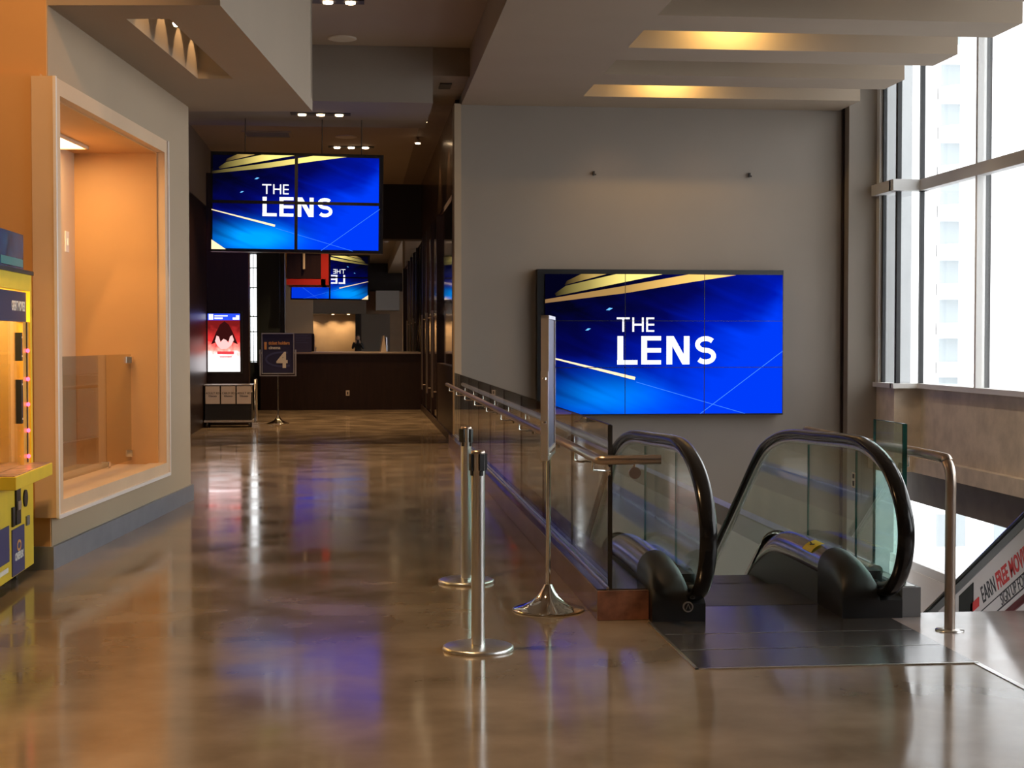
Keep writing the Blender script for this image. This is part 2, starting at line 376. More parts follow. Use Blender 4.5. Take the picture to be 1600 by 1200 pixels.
for i, d in enumerate((11.05, 11.65, 12.25, 12.75)):
    t = thing('trough_spotlight', ['spotlight in the ceiling trough nearest the front, its lamp peeking out', 'second spotlight from the front hidden in the ceiling trough', 'third spotlight from the front hidden in the ceiling trough', 'rearmost spotlight hidden in the ceiling trough'][i], 'spotlight', yawed(-2.46, d, ZS+0.5), rz)
    MB().lathe([(0.03, 0), (0.045, 0.03), (0.045, 0.10), (0.02, 0.13)], seg=16).build('housing', 'black', t)
    MB().box(-0.008, 0.008, -0.008, 0.008, 0.12, 0.25).build('bracket', 'black', t)
    MB().lathe([(0.028, -0.004), (0.028, 0.002)], seg=12).build('bulb', 'lampglow', t)
    lamp('trough_beam', 'SPOT', yawed(-2.47, d, ZS+0.48), 9, WARM, yawed(-2.74, d+0.02, ZS-0.15), 0.01, 55, 0.3)
# front trough lamp that shows below the edge
t = thing('trough_lamp', 'bright bare lamp at the right edge of the ceiling trough', 'lamp', yawed(-2.41, 10.85, ZS+0.02), rz)
MB().lathe([(0.012, -0.02), (0.022, 0), (0.018, 0.03), (0.01, 0.05)], seg=12).build('bulb', 'lampglow', t)

# ------------------------------------------------------------------ structure: corridor ceilings
struct('ceiling', MB().box(-9, 1.51, -9, 20.5, 5.5, 5.7), 'ceiling', label='high ceiling of the corridor')
struct('ceiling_far', MB().box(-9, 1.02, 20.5, 36, 5.12, 5.3), 'ceiling', label='lower ceiling of the far corridor')
struct('ceiling_far_strip', MB().box(1.02, 1.50, 20.5, 36, 5.12, 5.3), 'ceiling_dark', label='dark brown ceiling strip along the corridor right wall')
struct('ceiling_step', MB().box(-9, 1.51, 20.4, 20.5, 5.12, 5.5), 'ceiling_dark')
struct('ceiling_drop', MB().box(-2.75, 1.01, 20.5, 22.8, 4.75, 5.12).box(-2.75, 1.01, 20.38, 20.5, 4.75, 5.5), 'plaster', label='dropped ceiling box with three lamp strip')
struct('ceiling_right', MB().box(1.51, 3.17, -9, 22.1, 5.0, 6.2), 'ceiling', label='flat ceiling band left of the slotted beams')
struct('ceiling_upper', MB().box(1.51, 8.6, -9, 22.4, 6.2, 6.4), 'ceiling', label='upper ceiling above the beams')
LB = ['ceiling beam nearest the display wall', 'ceiling beam second from the display wall', 'ceiling beam third from the display wall', 'ceiling beam fourth from the display wall, cut by the top of the picture']
for k in range(14):
    y1 = 22.1-1.78*k - (0.16 if k else 0); y0 = y1-(0.95 if k == 0 else 0.78)
    struct('ceiling_beam', MB().box(3.17, 7.2, y0, y1, 5.0, 5.6), 'ceiling', label=LB[k] if k < 4 else 'ceiling beam over the viewer')
for k, e in ((0, 1), (2, 1)):
    y1 = 22.1-1.78*(k+1)-0.16
    t = thing('slot_uplight', ['warm lamp in the slot before the last ceiling beam', '', 'warm lamp in the slot before the third ceiling beam'][k], 'lamp', (4.36, y1+0.06, 5.28))
    MB().box(-0.25, 0.25, 0.55, 0.62, 0.18, 0.26).box(-0.02, 0.02, -0.06, 0.6, 0.25, 0.28).build('housing', 'nearblack', t)
    MB().box(-0.2, 0.2, 0.57, 0.61, 0.17, 0.18).build('tube', 'lampglow_soft', t)
    lamp('slot_glow', 'AREA', (4.36, y1+0.62, 5.44), 20, (1.0, 0.62, 0.18), (4.36, y1+1.0, 5.05), 0.5, sy=0.06)

for k_, (y_, e_) in enumerate(((19.0, 170), (15.45, 170), (11.9, 170))):  # added hidden spots that brighten the concrete apron and right floor
    t = thing('slot_spotlight', ['spotlight hidden in the third ceiling slot over the well', 'spotlight hidden in a ceiling slot above the far floor edge', 'spotlight hidden in a ceiling slot above the banner escalator'][k_], 'spotlight', (5.6, y_, 5.45))
    MB().lathe([(0.05, 0), (0.06, 0.02), (0.06, 0.16), (0.02, 0.2)], seg=16).box(-0.01, 0.01, -0.01, 0.01, 0.2, 0.75).build('housing', 'black', t)
    MB().lathe([(0.045, -0.004), (0.045, 0.002)], seg=12).build('bulb', 'lampglow_soft', t)
    lamp('slot_beam', 'SPOT', (5.6, y_, 5.42), e_, (1.0, 0.80, 0.58), (7.9, y_-0.2, 0.3), 0.05, 75, 0.9)

# ------------------------------------------------------------------ structure: corridor walls
struct('wall_corridor_left', MB().box(-2.95, -2.75, 14.6, 27.9, 0, 4.0), 'darkwood', label='dark wood clad corridor wall beyond the beige block')
struct('wall_corridor_left_upper', MB().box(-2.95, -2.75, 14.6, 34.7, 4.0, 5.5), 'plaster')
struct('wall_poster', MB().box(-2.95, -2.0, 27.9, 28.3, 0, 4.6), 'darkwood', label='dark wood wall carrying the lit poster')
b = MB(); b.box(-6, -2.46, 34.7, 35.1, 0, 5.12); b.box(-2.29, 1.5, 34.95, 35.2, 0, 5.12)
b.box(-2.46, -2.29, 34.7, 35.1, 3.52, 5.12); b.box(-2.46, -2.29, 34.7, 35.1, 0, 1.05)
struct('wall_far', b, 'teal_dark', label='dark far wall of the corridor')
struct('wall_far_header', MB().box(-1.8, 1.45, 34.6, 34.95, 3.87, 5.12), 'nearblack', label='dark header above the far mirror')
struct('wall_far_panel', MB().box(-2.28, -1.79, 34.62, 34.94, 0, 5.1), 'teal_dark', label='dark panelled wall left of the far mirror')
root = bpy.data.objects.new('window_3', None); COL.objects.link(root); tag(root, 'narrow bright vertical window at the far left of the corridor', None, kind='structure')
fm = MB()
for z in (1.07, 1.75, 2.10, 2.75, 3.2): fm.box(-2.46, -2.29, 34.72, 34.78, z-0.012, z+0.012)
fm.box(-2.385, -2.37, 34.72, 34.78, 1.05, 3.5)
fm.box(-2.30, -2.28, 34.66, 34.8, 1.05, 3.52)
fm.build('window_frame', mat('teal_frame', (0.25, 0.5, 0.48), 0.5), root)
MB().box(-2.46, -2.29, 34.80, 34.81, 1.05, 3.52).build('window_pane', 'winglass', root)

# right corridor wall
struct('wall_corridor_right', MB().box(1.44, 1.50, 22.4, 35.0, 3.8, 5.12), 'glosswood', label='glossy dark brown cladding high on the corridor right wall')
struct('wall_corridor_right_lower', MB().box(1.47, 1.50, 22.4, 35.0, 0, 3.8), 'darkglass', label='black glass lower wall of the corridor')
b = MB()
for y in (22.45, 27.0, 29.0, 31.0, 33.0): b.box(1.40, 1.48, y, y+0.14, 0, 3.8)
b.box(1.41, 1.48, 22.4, 27.0, 0, 1.15); 
struct('trim_5', b, 'darkwood', label='dark wood posts and dado of the corridor right wall')
struct('baseboard_right', MB().box(1.385, 1.41, 22.4, 33.7, 0, 0.12), 'darkwood')
for i, y in enumerate((27.6, 29.9, 32.2)):
    dn = thing('glass_door', ['black glazed door nearest in the corridor right wall', 'middle black glazed door in the corridor right wall', 'farthest black glazed door in the corridor right wall'][i], 'door', (1.43, y, 0), 0, 'glazed doors in the corridor right wall')
    MB().box(0, 0.03, -0.45, 1.0, 0.02, 3.78).build('door_leaf', 'darkglass', dn)
    MB().box(-0.02, 0.0, -0.45, -0.38, 0.02, 3.78).build('stile', 'nearblack', dn)
    for dy in (0.05, 0.25):
        hb = MB(); hb.tube([(-0.07, dy, 0.5), (-0.07, dy, 2.1)], 0.018, 10); hb.tube([(-0.07, dy, 0.6), (0.0, dy, 0.6)], 0.01, 8); hb.tube([(-0.07, dy, 2.0), (0.0, dy, 2.0)], 0.01, 8)
        hb.build('door_handle', 'steel_warm', dn)
struct('wall_stair_void', MB().box(1.50, 1.6, 22.4, 35.2, 0, 5.12), 'nearblack')

# ------------------------------------------------------------------ the part of the hall behind the viewer (seen in the far mirror)
struct('wall_rear', MB().box(-9, 8.6, -9.2, -9, LOW, 6.4), 'sandstone', label='tan rear wall of the hall')
struct('wall_outer_left', MB().box(-9.2, -9, -9, 36, 0, 5.7), 'plaster_light')
struct('wall_far_left', MB().box(-9, -2.95, 34.7, 34.9, 0, 5.5), 'plaster')
struct('ceiling_rear_drop', MB().box(-3.2, 0.4, -9, -6.6, 2.9, 5.5), 'plaster', label='dropped ceiling box over the rear wall')
struct('wall_rear_column', MB().box(-0.15, 0.15, -7.2, -6.9, 0, 5.5), 'nearblack')
struct('ceiling_rear_header', MB().box(0.15, 8.1, -8.9, -7.6, 4.1, 6.2), 'nearblack'); struct('ceiling_rear_box', MB().box(0.9, 2.1, -8.9, -7.5, 3.1, 4.1), 'white_frame')
struct('wall_rear_right', MB().box(0.15, 1.6, -7.1, -7.0, 0, 2.9), 'plaster')

# ------------------------------------------------------------------ display walls
def display_material(name, W, H, cyan=1.0):
    m = bpy.data.materials.new(name); m.use_nodes = True; nt = m.node_tree; N = nt.nodes; Lk = nt.links
    N.remove(N['Principled BSDF'])
    tc = N.new('ShaderNodeTexCoord'); mp = N.new('ShaderNodeMapping')
    mp.inputs['Location'].default_value = (0.5, 0, 0.5); mp.inputs['Scale'].default_value = (1/W, 1, 1/H)
    Lk.new(tc.outputs['Object'], mp.inputs[0])
    sp = N.new('ShaderNodeSeparateXYZ'); Lk.new(mp.outputs[0], sp.inputs[0])
    def math_(op, a, b_=None, c=None):
        n = N.new('ShaderNodeMath'); n.operation = op
        for i, v in enumerate((a, b_, c)):
            if v is None: continue
            if isinstance(v, (int, float)): n.inputs[i].default_value = v
            else: Lk.new(v, n.inputs[i])
        return n.outputs[0]
    u = sp.outputs[0]; v = sp.outputs[2]
    ns = N.new('ShaderNodeTexNoise'); ns.inputs['Scale'].default_value = 1.6; ns.inputs['Detail'].default_value = 3; ns.inputs['Distortion'].default_value = 1.2
    Lk.new(mp.outputs[0], ns.inputs['Vector'])
    # brightness rises to the right and to the bottom
    s1 = math_('MULTIPLY', u, 0.80); s2 = math_('MULTIPLY', math_('SUBTRACT', 1.0, v), 0.72)
    s = math_('ADD', s1, s2); s = math_('ADD', s, math_('MULTIPLY', math_('SUBTRACT', ns.outputs['Fac'], 0.5), 0.55))
    mp2 = N.new('ShaderNodeMapping'); mp2.inputs['Rotation'].default_value = (0, 0.62, 0); mp2.inputs['Scale'].default_value = (1.1, 1, 0.16); mp2.vector_type = 'TEXTURE'
    Lk.new(mp.outputs[0], mp2.inputs[0]); n3 = N.new('ShaderNodeTexNoise'); n3.inputs['Scale'].default_value = 1.5; n3.inputs['Detail'].default_value = 2; n3.inputs['Distortion'].default_value = 0.6
    Lk.new(mp2.outputs[0], n3.inputs['Vector'])
    s = math_('ADD', s, math_('MULTIPLY', math_('SUBTRACT', n3.outputs['Fac'], 0.5), 0.32))
    cr = N.new('ShaderNodeValToRGB'); e = cr.color_ramp.elements
    e[0].position = 0.25; e[0].color = (0.001, 0.001, 0.010, 1); e[1].position = 1.0; e[1].color = (0.0, 0.045, 0.95, 1)
    k = e.new(0.45); k.color = (0.001, 0.002, 0.10, 1); k = e.new(0.72); k.color = (0.0, 0.010, 0.45, 1)
    Lk.new(math_('MULTIPLY', s, 0.92), cr.inputs[0])
    # cyan cloud low on the left
    dx = math_('MULTIPLY', math_('SUBTRACT', u, 0.26), 3.3); dy = math_('MULTIPLY', math_('SUBTRACT', v, 0.12), 5.2)
    d2 = math_('ADD', math_('MULTIPLY', dx, dx), math_('MULTIPLY', dy, dy))
    g = math_('MULTIPLY', math_('POWER', 2.718, math_('MULTIPLY', d2, -2.2)), math_('MULTIPLY', cyan, math_('MULTIPLY', math_('ADD', 0.1, n3.outputs['Fac']), 1.6)))
    mx = N.new('ShaderNodeMix'); mx.data_type = 'RGBA'; mx.blend_type = 'ADD'; mx.inputs['B'].default_value = (0.0, 0.38, 0.8, 1)
    Lk.new(g, mx.inputs['Factor']); Lk.new(cr.outputs[0], mx.inputs['A'])
    em = N.new('ShaderNodeEmission'); em.inputs[1].default_value = 0.76
    Lk.new(mx.outputs['Result'], em.inputs[0]); Lk.new(em.outputs[0], N['Material Output'].inputs[0])
    return m
M['e_white'] = emit('display_white', (1, 1, 1), 1.1)
def gold(name, dark, bright, mid=0.45):
    m = emit(name, bright, 1.0); nt = m.node_tree
    tc = nt.nodes.new('ShaderNodeTexCoord'); sp = nt.nodes.new('ShaderNodeSeparateXYZ'); cr = nt.nodes.new('ShaderNodeValToRGB')
    nt.links.new(tc.outputs['Generated'], sp.inputs[0]); nt.links.new(sp.outputs[0], cr.inputs[0])
    cr.color_ramp.elements[0].color = (*dark, 1); cr.color_ramp.elements[1].color = (*bright, 1); cr.color_ramp.elements[1].position = mid+0.25
    k = cr.color_ramp.elements.new(mid*0.7); k.color = (*[0.35*a+0.3*b for a, b in zip(dark, bright)], 1)
    nt.links.new(cr.outputs[0], nt.nodes['Emission'].inputs[0]); return m
M['e_gold'] = gold('display_gold', (0.01, 0.006, 0.004), (1.0, 0.80, 0.22))
M['e_gold2'] = gold('display_orange_gold', (0.22, 0.12, 0.05), (1.0, 0.60, 0.16), 0.6)
M['e_golddim'] = gold('display_dim_gold', (0.01, 0.006, 0.004), (0.42, 0.28, 0.08))
M['e_line'] = emit('display_pale_line', (1.0, 0.72, 0.42), 1.1)
M['e_faint'] = emit('display_faint_line', (0.05, 0.22, 1.0), 1.1)
M['e_spark'] = emit('display_spark', (0.15, 0.5, 1.0), 1.0)
M['seam'] = mat('display_bezel_black', (0.004, 0.004, 0.005), 0.3)

def glyphs(mb, cx, W, H):
    """THE / LENS lettering on a display of W x H centred on the origin, facing -Y"""
    X = lambda u: (u-0.5)*W
    Z = lambda v: (0.5-v)*H
    def line(pts, wd): mb.ribbon([(X(u), Z(v)) for u, v in pts], wd, 'y', cx-0.0012, cx)
    t = 0.0075*W
    a, c_ = 0.315, 0.405
    line([(0.298, a), (0.352, a)], t); line([(0.325, a), (0.325, c_+0.006)], t)
    line([(0.367, a-0.006), (0.367, c_+0.006)], t); line([(0.407, a-0.006), (0.407, c_+0.006)], t); line([(0.367, 0.36), (0.407, 0.36)], t)
    line([(0.425, a-0.006), (0.425, c_+0.006)], t); 
    for v in (a, 0.36, c_): line([(0.425, v), (0.455, v)], t*0.95)
    B = 0.024*W; dv = B/2/H
    a, c_ = 0.442, 0.645
    m_ = (a+c_)/2
    line([(0.313, a), (0.313, c_)], B); line([(0.300, c_-dv*0.75), (0.385, c_-dv*0.75)], B*0.78)
    line([(0.413, a), (0.413, c_)], B)
    for v in (a+dv*0.75, m_, c_-dv*0.75): line([(0.413, v), (0.484, v)], B*0.75)
    line([(0.519, a), (0.519, c_)], B); line([(0.592, a), (0.592, c_)], B)
    h0, h1 = X(0.508), X(0.603)
    mb.prism([(h0, Z(a)), (h0+B*1.2, Z(a)), (h1, Z(c_)), (h1-B*1.2, Z(c_))], 'y', cx-0.0012, cx)
    pts = []
    sc = X(0.672); r = 0.030*W; top = Z(a)-B*0.42; bot = Z(c_)+B*0.42; midz = (top+bot)/2; ry = (top-midz)/2
    for k in range(0, 13):
        an = math.radians(35+k*235/12); pts.append((sc+math.cos(an)*r*1.15, top-ry+math.sin(an)*ry))
    for k in range(0, 13):
        an = math.radians(90-k*235/12); pts.append((sc+math.cos(an)*r*1.15, bot+ry+math.sin(an)*ry))
    mb.ribbon(pts, B*0.84, 'y', cx-0.0012, cx)

def artwork(parent, W, H, off, flip=False, corner=True):
    """front graphics as parts of the display wall"""
    X = lambda u: (u-0.5)*W
    Z = lambda v: (0.5-v)*H
    out = []
    def fin(mb, n, m):
        o = mb.build(n, m, parent); out.append(o)
        if flip: o.rotation_euler = (0, 0, PI)
        return o
    mb = MB(); glyphs(mb, -off, W, H); fin(mb, 'lettering', 'e_white')
    mb = MB(); Y0, Y1 = -off, -off+0.0006
    mb.prism([(X(.295), Z(0)), (X(.49), Z(0)), (X(.045), Z(.158)), (X(.04), Z(.14)), (X(.085), Z(.085))], 'y', Y0, Y1)
    fin(mb, 'gold_beam', 'e_gold')
    mb = MB(); mb.prism([(X(.60), Z(0)), (X(.80), Z(.004)), (X(.6), Z(.058)), (X(.336), Z(.135)), (X(0), Z(.208)), (X(0), Z(.182)), (X(.336), Z(.082))], 'y', Y0, Y1)
    fin(mb, 'gold_beam', 'e_gold' if corner else 'e_gold2')
    mb = MB(); mb.prism([(X(.15), Z(0)), (X(.255), Z(0)), (X(.08), Z(.08)), (X(.09), Z(.05))], 'y', Y0, Y1)
    fin(mb, 'gold_beam', 'e_golddim')
    mb = MB(); mb.ribbon([(X(0), Z(.585)), (X(.375), Z(.745))], [0.005*W, 0.013*W], 'y', Y0, Y1)
    if corner: mb.prism([(X(0), Z(.9)), (X(.085), Z(1)), (X(0), Z(1))], 'y', Y0, Y1)
    fin(mb, 'pale_beam', 'e_line')
    mb = MB(); mb.ribbon([(X(.65), Z(1)), (X(1), Z(.55))], 0.0022*W, 'y', Y0, Y1); mb.ribbon([(X(.38), Z(.77)), (X(.84), Z(1))], 0.0018*W, 'y', Y0, Y1)
    fin(mb, 'faint_line', 'e_faint')
    mb = MB()
    for (u, v, s_) in ((.267, .25, 1.2), (.178, .395, 1.0)):
        mb.prism([(X(u)-.012*W*s_, Z(v)-.004*W), (X(u), Z(v)-.004*W*s_), (X(u)+.012*W*s_, Z(v)+.004*W), (X(u), Z(v)+.005*W*s_)], 'y', Y0, Y1)
    fin(mb, 'spark', 'e_spark')
    return out

def panels(parent, W, H, nx, ny, gap, y, m, flip=False):
    for i in range(nx):
        for j in range(ny):
            x0 = -W/2+i*W/nx; z0 = -H/2+j*H/ny
            o = MB().box(x0+gap/2, x0+W/nx-gap/2, y, y+0.03, z0+gap/2, z0+H/ny-gap/2).build('display_panel', m, parent)
            if flip: o.rotation_euler = (0, 0, PI)
# seams drawn by the gaps: graphics must not cross them, so bezel bars stand just proud
def bezels(parent, W, H, nx, ny, gap, y, flip=False):
    b_ = MB()
    for i in range(1, nx): b_.box(-W/2+i*W/nx-gap/2, -W/2+i*W/nx+gap/2, y-0.004, y+0.01, -H/2, H/2)
    for j in range(1, ny): b_.box(-W/2, W/2, y-0.004, y+0.01, -H/2+j*H/ny-gap/2, -H/2+j*H/ny+gap/2)
    o = b_.build('bezel', 'seam', parent)
    if flip: o.rotation_euler = (0, 0, PI)

# large 3x3 display on the wall
W3, H3 = 3.56, 2.06
dw = thing('video_wall', 'large blue nine-panel display reading THE LENS on the greige wall', 'display', (4.50, 21.86, 1.495))
m3 = display_material('display_image_large', W3, H3, 0.55)
MB().box(-W3/2-0.11, W3/2+0.02, 0.04, 0.235, -H3/2-0.02, H3/2+0.07).build('housing', 'seam', dw)
panels(dw, W3, H3, 3, 3, 0.006, 0.0, m3); bezels(dw, W3, H3, 3, 3, 0.009, 0.0); artwork(dw, W3, H3, 0.0015, corner=False)
# hanging 2x2 double display
W2, H2 = 2.40, 1.36
hw = thing('hanging_video_wall', 'four-panel double-sided display reading THE LENS hanging from the corridor ceiling', 'display', (-0.885, 21.93, 3.53), 0.0)
hw.rotation_euler = (0, math.radians(0.6), math.radians(0))
m2 = display_material('display_image_hanging', W2, H2, 1.25)
MB().box(-W2/2-0.02, W2/2+0.05, 0.035, 0.26, -H2/2-0.03, H2/2+0.04).build('housing', 'seam', hw)
panels(hw, W2, H2, 2, 2, 0.03, 0.0, m2); bezels(hw, W2, H2, 2, 2, 0.045, 0.0); artwork(hw, W2, H2, 0.0015)
for o in [x for x in KIDS(hw) if x.name.split('.')[0] in ('display_panel', 'bezel', 'lettering', 'gold_beam', 'pale_beam', 'faint_line', 'spark')]:
    c = o.copy(); COL.objects.link(c); c.parent = hw; c.rotation_euler = (0, 0, PI); c.location = (0, 0.29, 0)
for x in (-0.74, 0.36, 0.93):
    MB().tube([(x, 0.14, H2/2+0.03), (x, 0.14, 5.12-3.53)], 0.006, 6).build('hanger_rod', 'nearblack', hw)

# ------------------------------------------------------------------ ceiling lamps, speakers, vent
def lamp_strip(loc, label, zz, on=1.0, n=3, power=310):
    t = thing('downlight_strip', label, 'ceiling light', loc, 0, 'three lamp ceiling strips')
    MB().box(-0.42, 0.42, -0.10, 0.10, -0.012, 0.0).build('frame', 'nearblack', t)
    for x in (-0.26, 0.0, 0.26):
        MB().lathe([(0.055, -0.03), (0.06, -0.012)], (x, 0, 0), 16).build('bulb', 'lampglow' if on > 0.9 else 'lampglow_soft', t)
        lamp('strip_beam', 'SPOT', (loc[0]+x, loc[1], loc[2]-0.04), power*on, WARM, (loc[0]+x, loc[1], 0), 0.04, 95, 0.8)
    return t
lamp_strip((-0.34, 17.75, 5.5), 'bright three lamp strip in the high ceiling at the top edge', 0, 1.0)
lamp_strip((-0.52, 21.5, 4.75), 'dim three lamp strip under the dropped ceiling box', 0, 0.5)
lamp_strip((-0.12, 28.0, 5.12), 'bright three lamp strip beyond the hanging display', 0, 1.0)
for (x, y, z, lb) in ((-0.20, 19.9, 5.5, 'round ceiling speaker in the high ceiling'), (-0.2, 26.6, 5.12, 'round ceiling speaker above the farthest lamp strip')):
    t = thing('ceiling_speaker', lb, 'speaker', (x, y, z))
    MB().lathe([(0.17, -0.018), (0.19, -0.012), (0.19, 0)], seg=32).build('grille', 'speaker', t)
t = thing('ceiling_vent', 'rectangular air vent in the ceiling above the hanging display', 'vent', (-1.55, 26.4, 5.12))
fm = MB(); fm.box(-0.42, 0.42, -0.36, -0.3, -0.02, 0); fm.box(-0.42, 0.42, 0.3, 0.36, -0.02, 0); fm.box(-0.42, -0.37, -0.3, 0.3, -0.02, 0); fm.box(0.37, 0.42, -0.3, 0.3, -0.02, 0); fm.build('frame', 'ceiling', t)
sl = MB()
for k in range(8): sl.box(-0.37, 0.37, -0.28+k*0.075, -0.24+k*0.075, -0.012, -0.004)
sl.box(-0.37, 0.37, -0.3, 0.3, -0.004, 0); sl.build('slat_panel', 'vent', t)
tag(MB().box(1.14, 1.30, 20.95, 21.35, 5.10, 5.125).build('ceiling_slot', 'nearblack'), 'small dark slot in the brown ceiling strip', 'vent')
for i, (y, lb) in enumerate(((24.0, 'nearer small spotlight on the brown ceiling strip'), (26.6, 'farther small spotlight on the brown ceiling strip'))):
    t = thing('track_spotlight', lb, 'spotlight', (1.05, y, 5.04), 0, 'small spotlights on the brown ceiling strip')
    MB().lathe([(0.05, -0.02), (0.06, 0.0), (0.03, 0.06)], seg=16).build('shade', 'chrome', t)
    MB().lathe([(0.045, -0.03), (0.045, -0.02)], seg=16).build('bulb', 'lampglow', t)
    MB().box(-0.008, 0.008, -0.008, 0.008, 0.05, 0.08).build('stem', 'nearblack', t)
    lamp('track_beam', 'SPOT', (1.05, y, 4.99), 28, WARM, (1.44, y, 3.0), 0.03, 80, 0.6)
for x, z in ((3.47, 4.02), (5.82, 4.02)):
    tag(MB().box(x-0.012, x+0.012, 22.05, 22.1, z-0.03, z+0.03).box(x-0.012, x+0.03, 22.04, 22.06, z-0.03, z-0.01).build('wall_hook', 'nearblack'), 'tiny metal hook high on the greige wall, %s' % ('left one' if x < 4 else 'right one'), 'hook', 'hooks above the large display')

# ------------------------------------------------------------------ far end: mirror, counter, sign boards
t = thing('far_mirror', 'wide mirror above the dark counter at the corridor end', 'mirror', (-0.18, 34.93, 2.56))
MB().box(-1.60, 1.62, 0, 0.01, -1.31, 1.31).build('mirror_glass', 'mirror', t)
t = thing('service_counter', 'dark wood counter with thin pale top at the corridor end', 'counter', (-0.36, 33.7, 0))
MB().box(-1.80, 1.78, 0, 0.75, 0, 1.25).build('body', 'darkwood', t)
MB().box(-1.83, 1.79, -0.04, 0.8, 1.25, 1.29).build('countertop', 'steel_warm', t, 0.005)
t = thing('wall_outlet', 'small power outlet on the counter front', 'outlet', (-0.24, 33.69, 0.38))
MB().box(-0.04, 0.04, -0.005, 0.008, -0.06, 0.06).build('plate', 'offwhite', t)
MB().box(-0.015, 0.015, -0.008, -0.005, -0.03, 0.03).build('socket', 'ink', t)
t = thing('counter_sign_board', 'dark lettered board standing on the far counter', 'sign', (-1.24, 33.95, 1.29))
MB().box(-0.2, 0.2, 0, 0.02, 0, 0.42).build('board', 'navy_sign', t)
for k, wd in enumerate((0.26, 0.30, 0.22, 0.28)):
    MB().box(-0.15, -0.15+wd, -0.002, 0, 0.36-k*0.05, 0.37-k*0.05).build('text_line', 'ring', t)
tag(MB().prism([(-0.08, 0), (0.05, 0), (-0.0, 0.37), (-0.02, 0.37)], 'y', 0, 0.01).build('tent_card', 'offwhite'), 'thin white pointed card on the far counter', 'card').location = (0.58, 33.95, 1.29)
# red framed bulkhead hung before the mirror
t = thing('hanging_red_box', 'dark box with red edges hanging below the hanging display', 'hanging sign', (-1.13, 34.1, 2.80))
MB().box(-0.46, 0.38, 0.03, 0.5, 0.14, 0.80).build('box_body', 'darkwood', t)
MB().box(-0.47, 0.40, 0, 0.5, 0, 0.13).box(0.30, 0.47, 0, 0.5, 0, 0.80).box(-0.47, 0.47, 0.0, 0.5, 0.70, 0.80).build('red_frame', 'red', t)
MB().tube([(-0.08, -0.03, 0.35), (-0.08, -0.03, 0.78)], 0.03, 8).build('pendant_tube', 'offwhite', t)
for x in (-0.4, 0.4): MB().tube([(x, 0.3, 0.8), (x, 0.3, 5.12-2.80)], 0.008, 6).build('hanger_rod', 'nearblack', t)

# ------------------------------------------------------------------ lit poster case
def poster_material():
    m = bpy.data.materials.new('poster_image'); m.use_nodes = True; nt = m.node_tree; N = nt.nodes; Lk = nt.links
    N.remove(N['Principled BSDF'])
    tc = N.new('ShaderNodeTexCoord'); sp = N.new('ShaderNodeSeparateXYZ'); Lk.new(tc.outputs['Object'], sp.inputs[0])
    ns = N.new('ShaderNodeTexNoise'); ns.inputs['Scale'].default_value = 9; ns.inputs['Detail'].default_value = 4; Lk.new(tc.outputs['Object'], ns.inputs['Vector'])
    ad = N.new('ShaderNodeMath'); ad.operation = 'MULTIPLY_ADD'; Lk.new(ns.outputs['Fac'], ad.inputs[0]); ad.inputs[1].default_value = 0.35; Lk.new(sp.outputs[2], ad.inputs[2])
    cr = N.new('ShaderNodeValToRGB'); e = cr.color_ramp.elements
    e[0].position = 0.42; e[0].color = (1, 0.93, 0.95, 1); e[1].position = 1.12; e[1].color = (0.10, 0.005, 0.005, 1)
    k = e.new(0.56); k.color = (0.85, 0.25, 0.2, 1); k = e.new(0.72); k.color = (0.45, 0.02, 0.02, 1)
    Lk.new(ad.outputs[0], cr.inputs[0])
    em = N.new('ShaderNodeEmission'); em.inputs[1].default_value = 1.6
    Lk.new(cr.outputs[0], em.inputs[0]); Lk.new(em.outputs[0], N['Material Output'].inputs[0])
    return m
t = thing('poster_display', 'bright upright poster screen with red and white picture on dark wood wall', 'display', (-2.43, 27.85, 0.98))
MB().box(-0.33, 0.32, 0, 0.04, -0.03, 1.11).build('housing', 'black', t, 0.004)
MB().box(-0.30, 0.28, -0.004, 0, 0, 0.94).build('poster_image', poster_material(), t)
MB().box(-0.30, 0.28, -0.004, 0, 0.94, 1.06).build('header_strip', emit('poster_header_blue', (0.02, 0.06, 0.8), 1.2), t)
MB().box(-0.28, -0.2, -0.006, -0.004, 0.95, 1.05).box(-0.18, -0.03, -0.006, -0.004, 0.96, 0.99).box(-0.18, 0.06, -0.006, -0.004, 1.01, 1.03).box(0.15, 0.27, -0.006, -0.004, 0.95, 0.99).box(0.21, 0.27, -0.006, -0.004, 0.99, 1.03).build('header_blocks', 'e_white', t)
dk = emit('poster_dark', (0.03, 0.004, 0.004), 1.0)
MB().prism([(-0.24, 0.50), (-0.10, 0.56), (0.10, 0.56), (0.24, 0.50), (0.15, 0.72), (0.08, 0.86), (0, 0.92), (-0.08, 0.86), (-0.15, 0.72)], 'y', -0.006, -0.004).build('dark_shape', dk, t)
lt = emit('poster_pale', (0.95, 0.5, 0.48), 1.0)
pb = MB().prism([(-0.17, 0.56), (-0.14, 0.66), (-0.10, 0.64), (-0.07, 0.54), (-0.02, 0.60), (0.03, 0.58), (0.07, 0.53), (0.10, 0.64), (0.14, 0.67), (0.17, 0.58), (0.12, 0.48), (0.04, 0.42), (-0.06, 0.41), (-0.13, 0.48)][::-1], 'y', -0.008, -0.006)
pb.build('pale_shape', lt, t)
MB().box(-0.13, 0.17, -0.006, -0.004, 0.32, 0.37).box(-0.09, 0.13, -0.006, -0.004, 0.26, 0.28).build('title_bars', emit('poster_red', (0.7, 0.05, 0.06), 1.0), t)
lamp('poster_wall_wash', 'SPOT', (-2.4, 27.6, 4.4), 22, (1.0, 0.45, 0.2), (-2.4, 27.88, 2.4), 0.03, 60, 0.6)

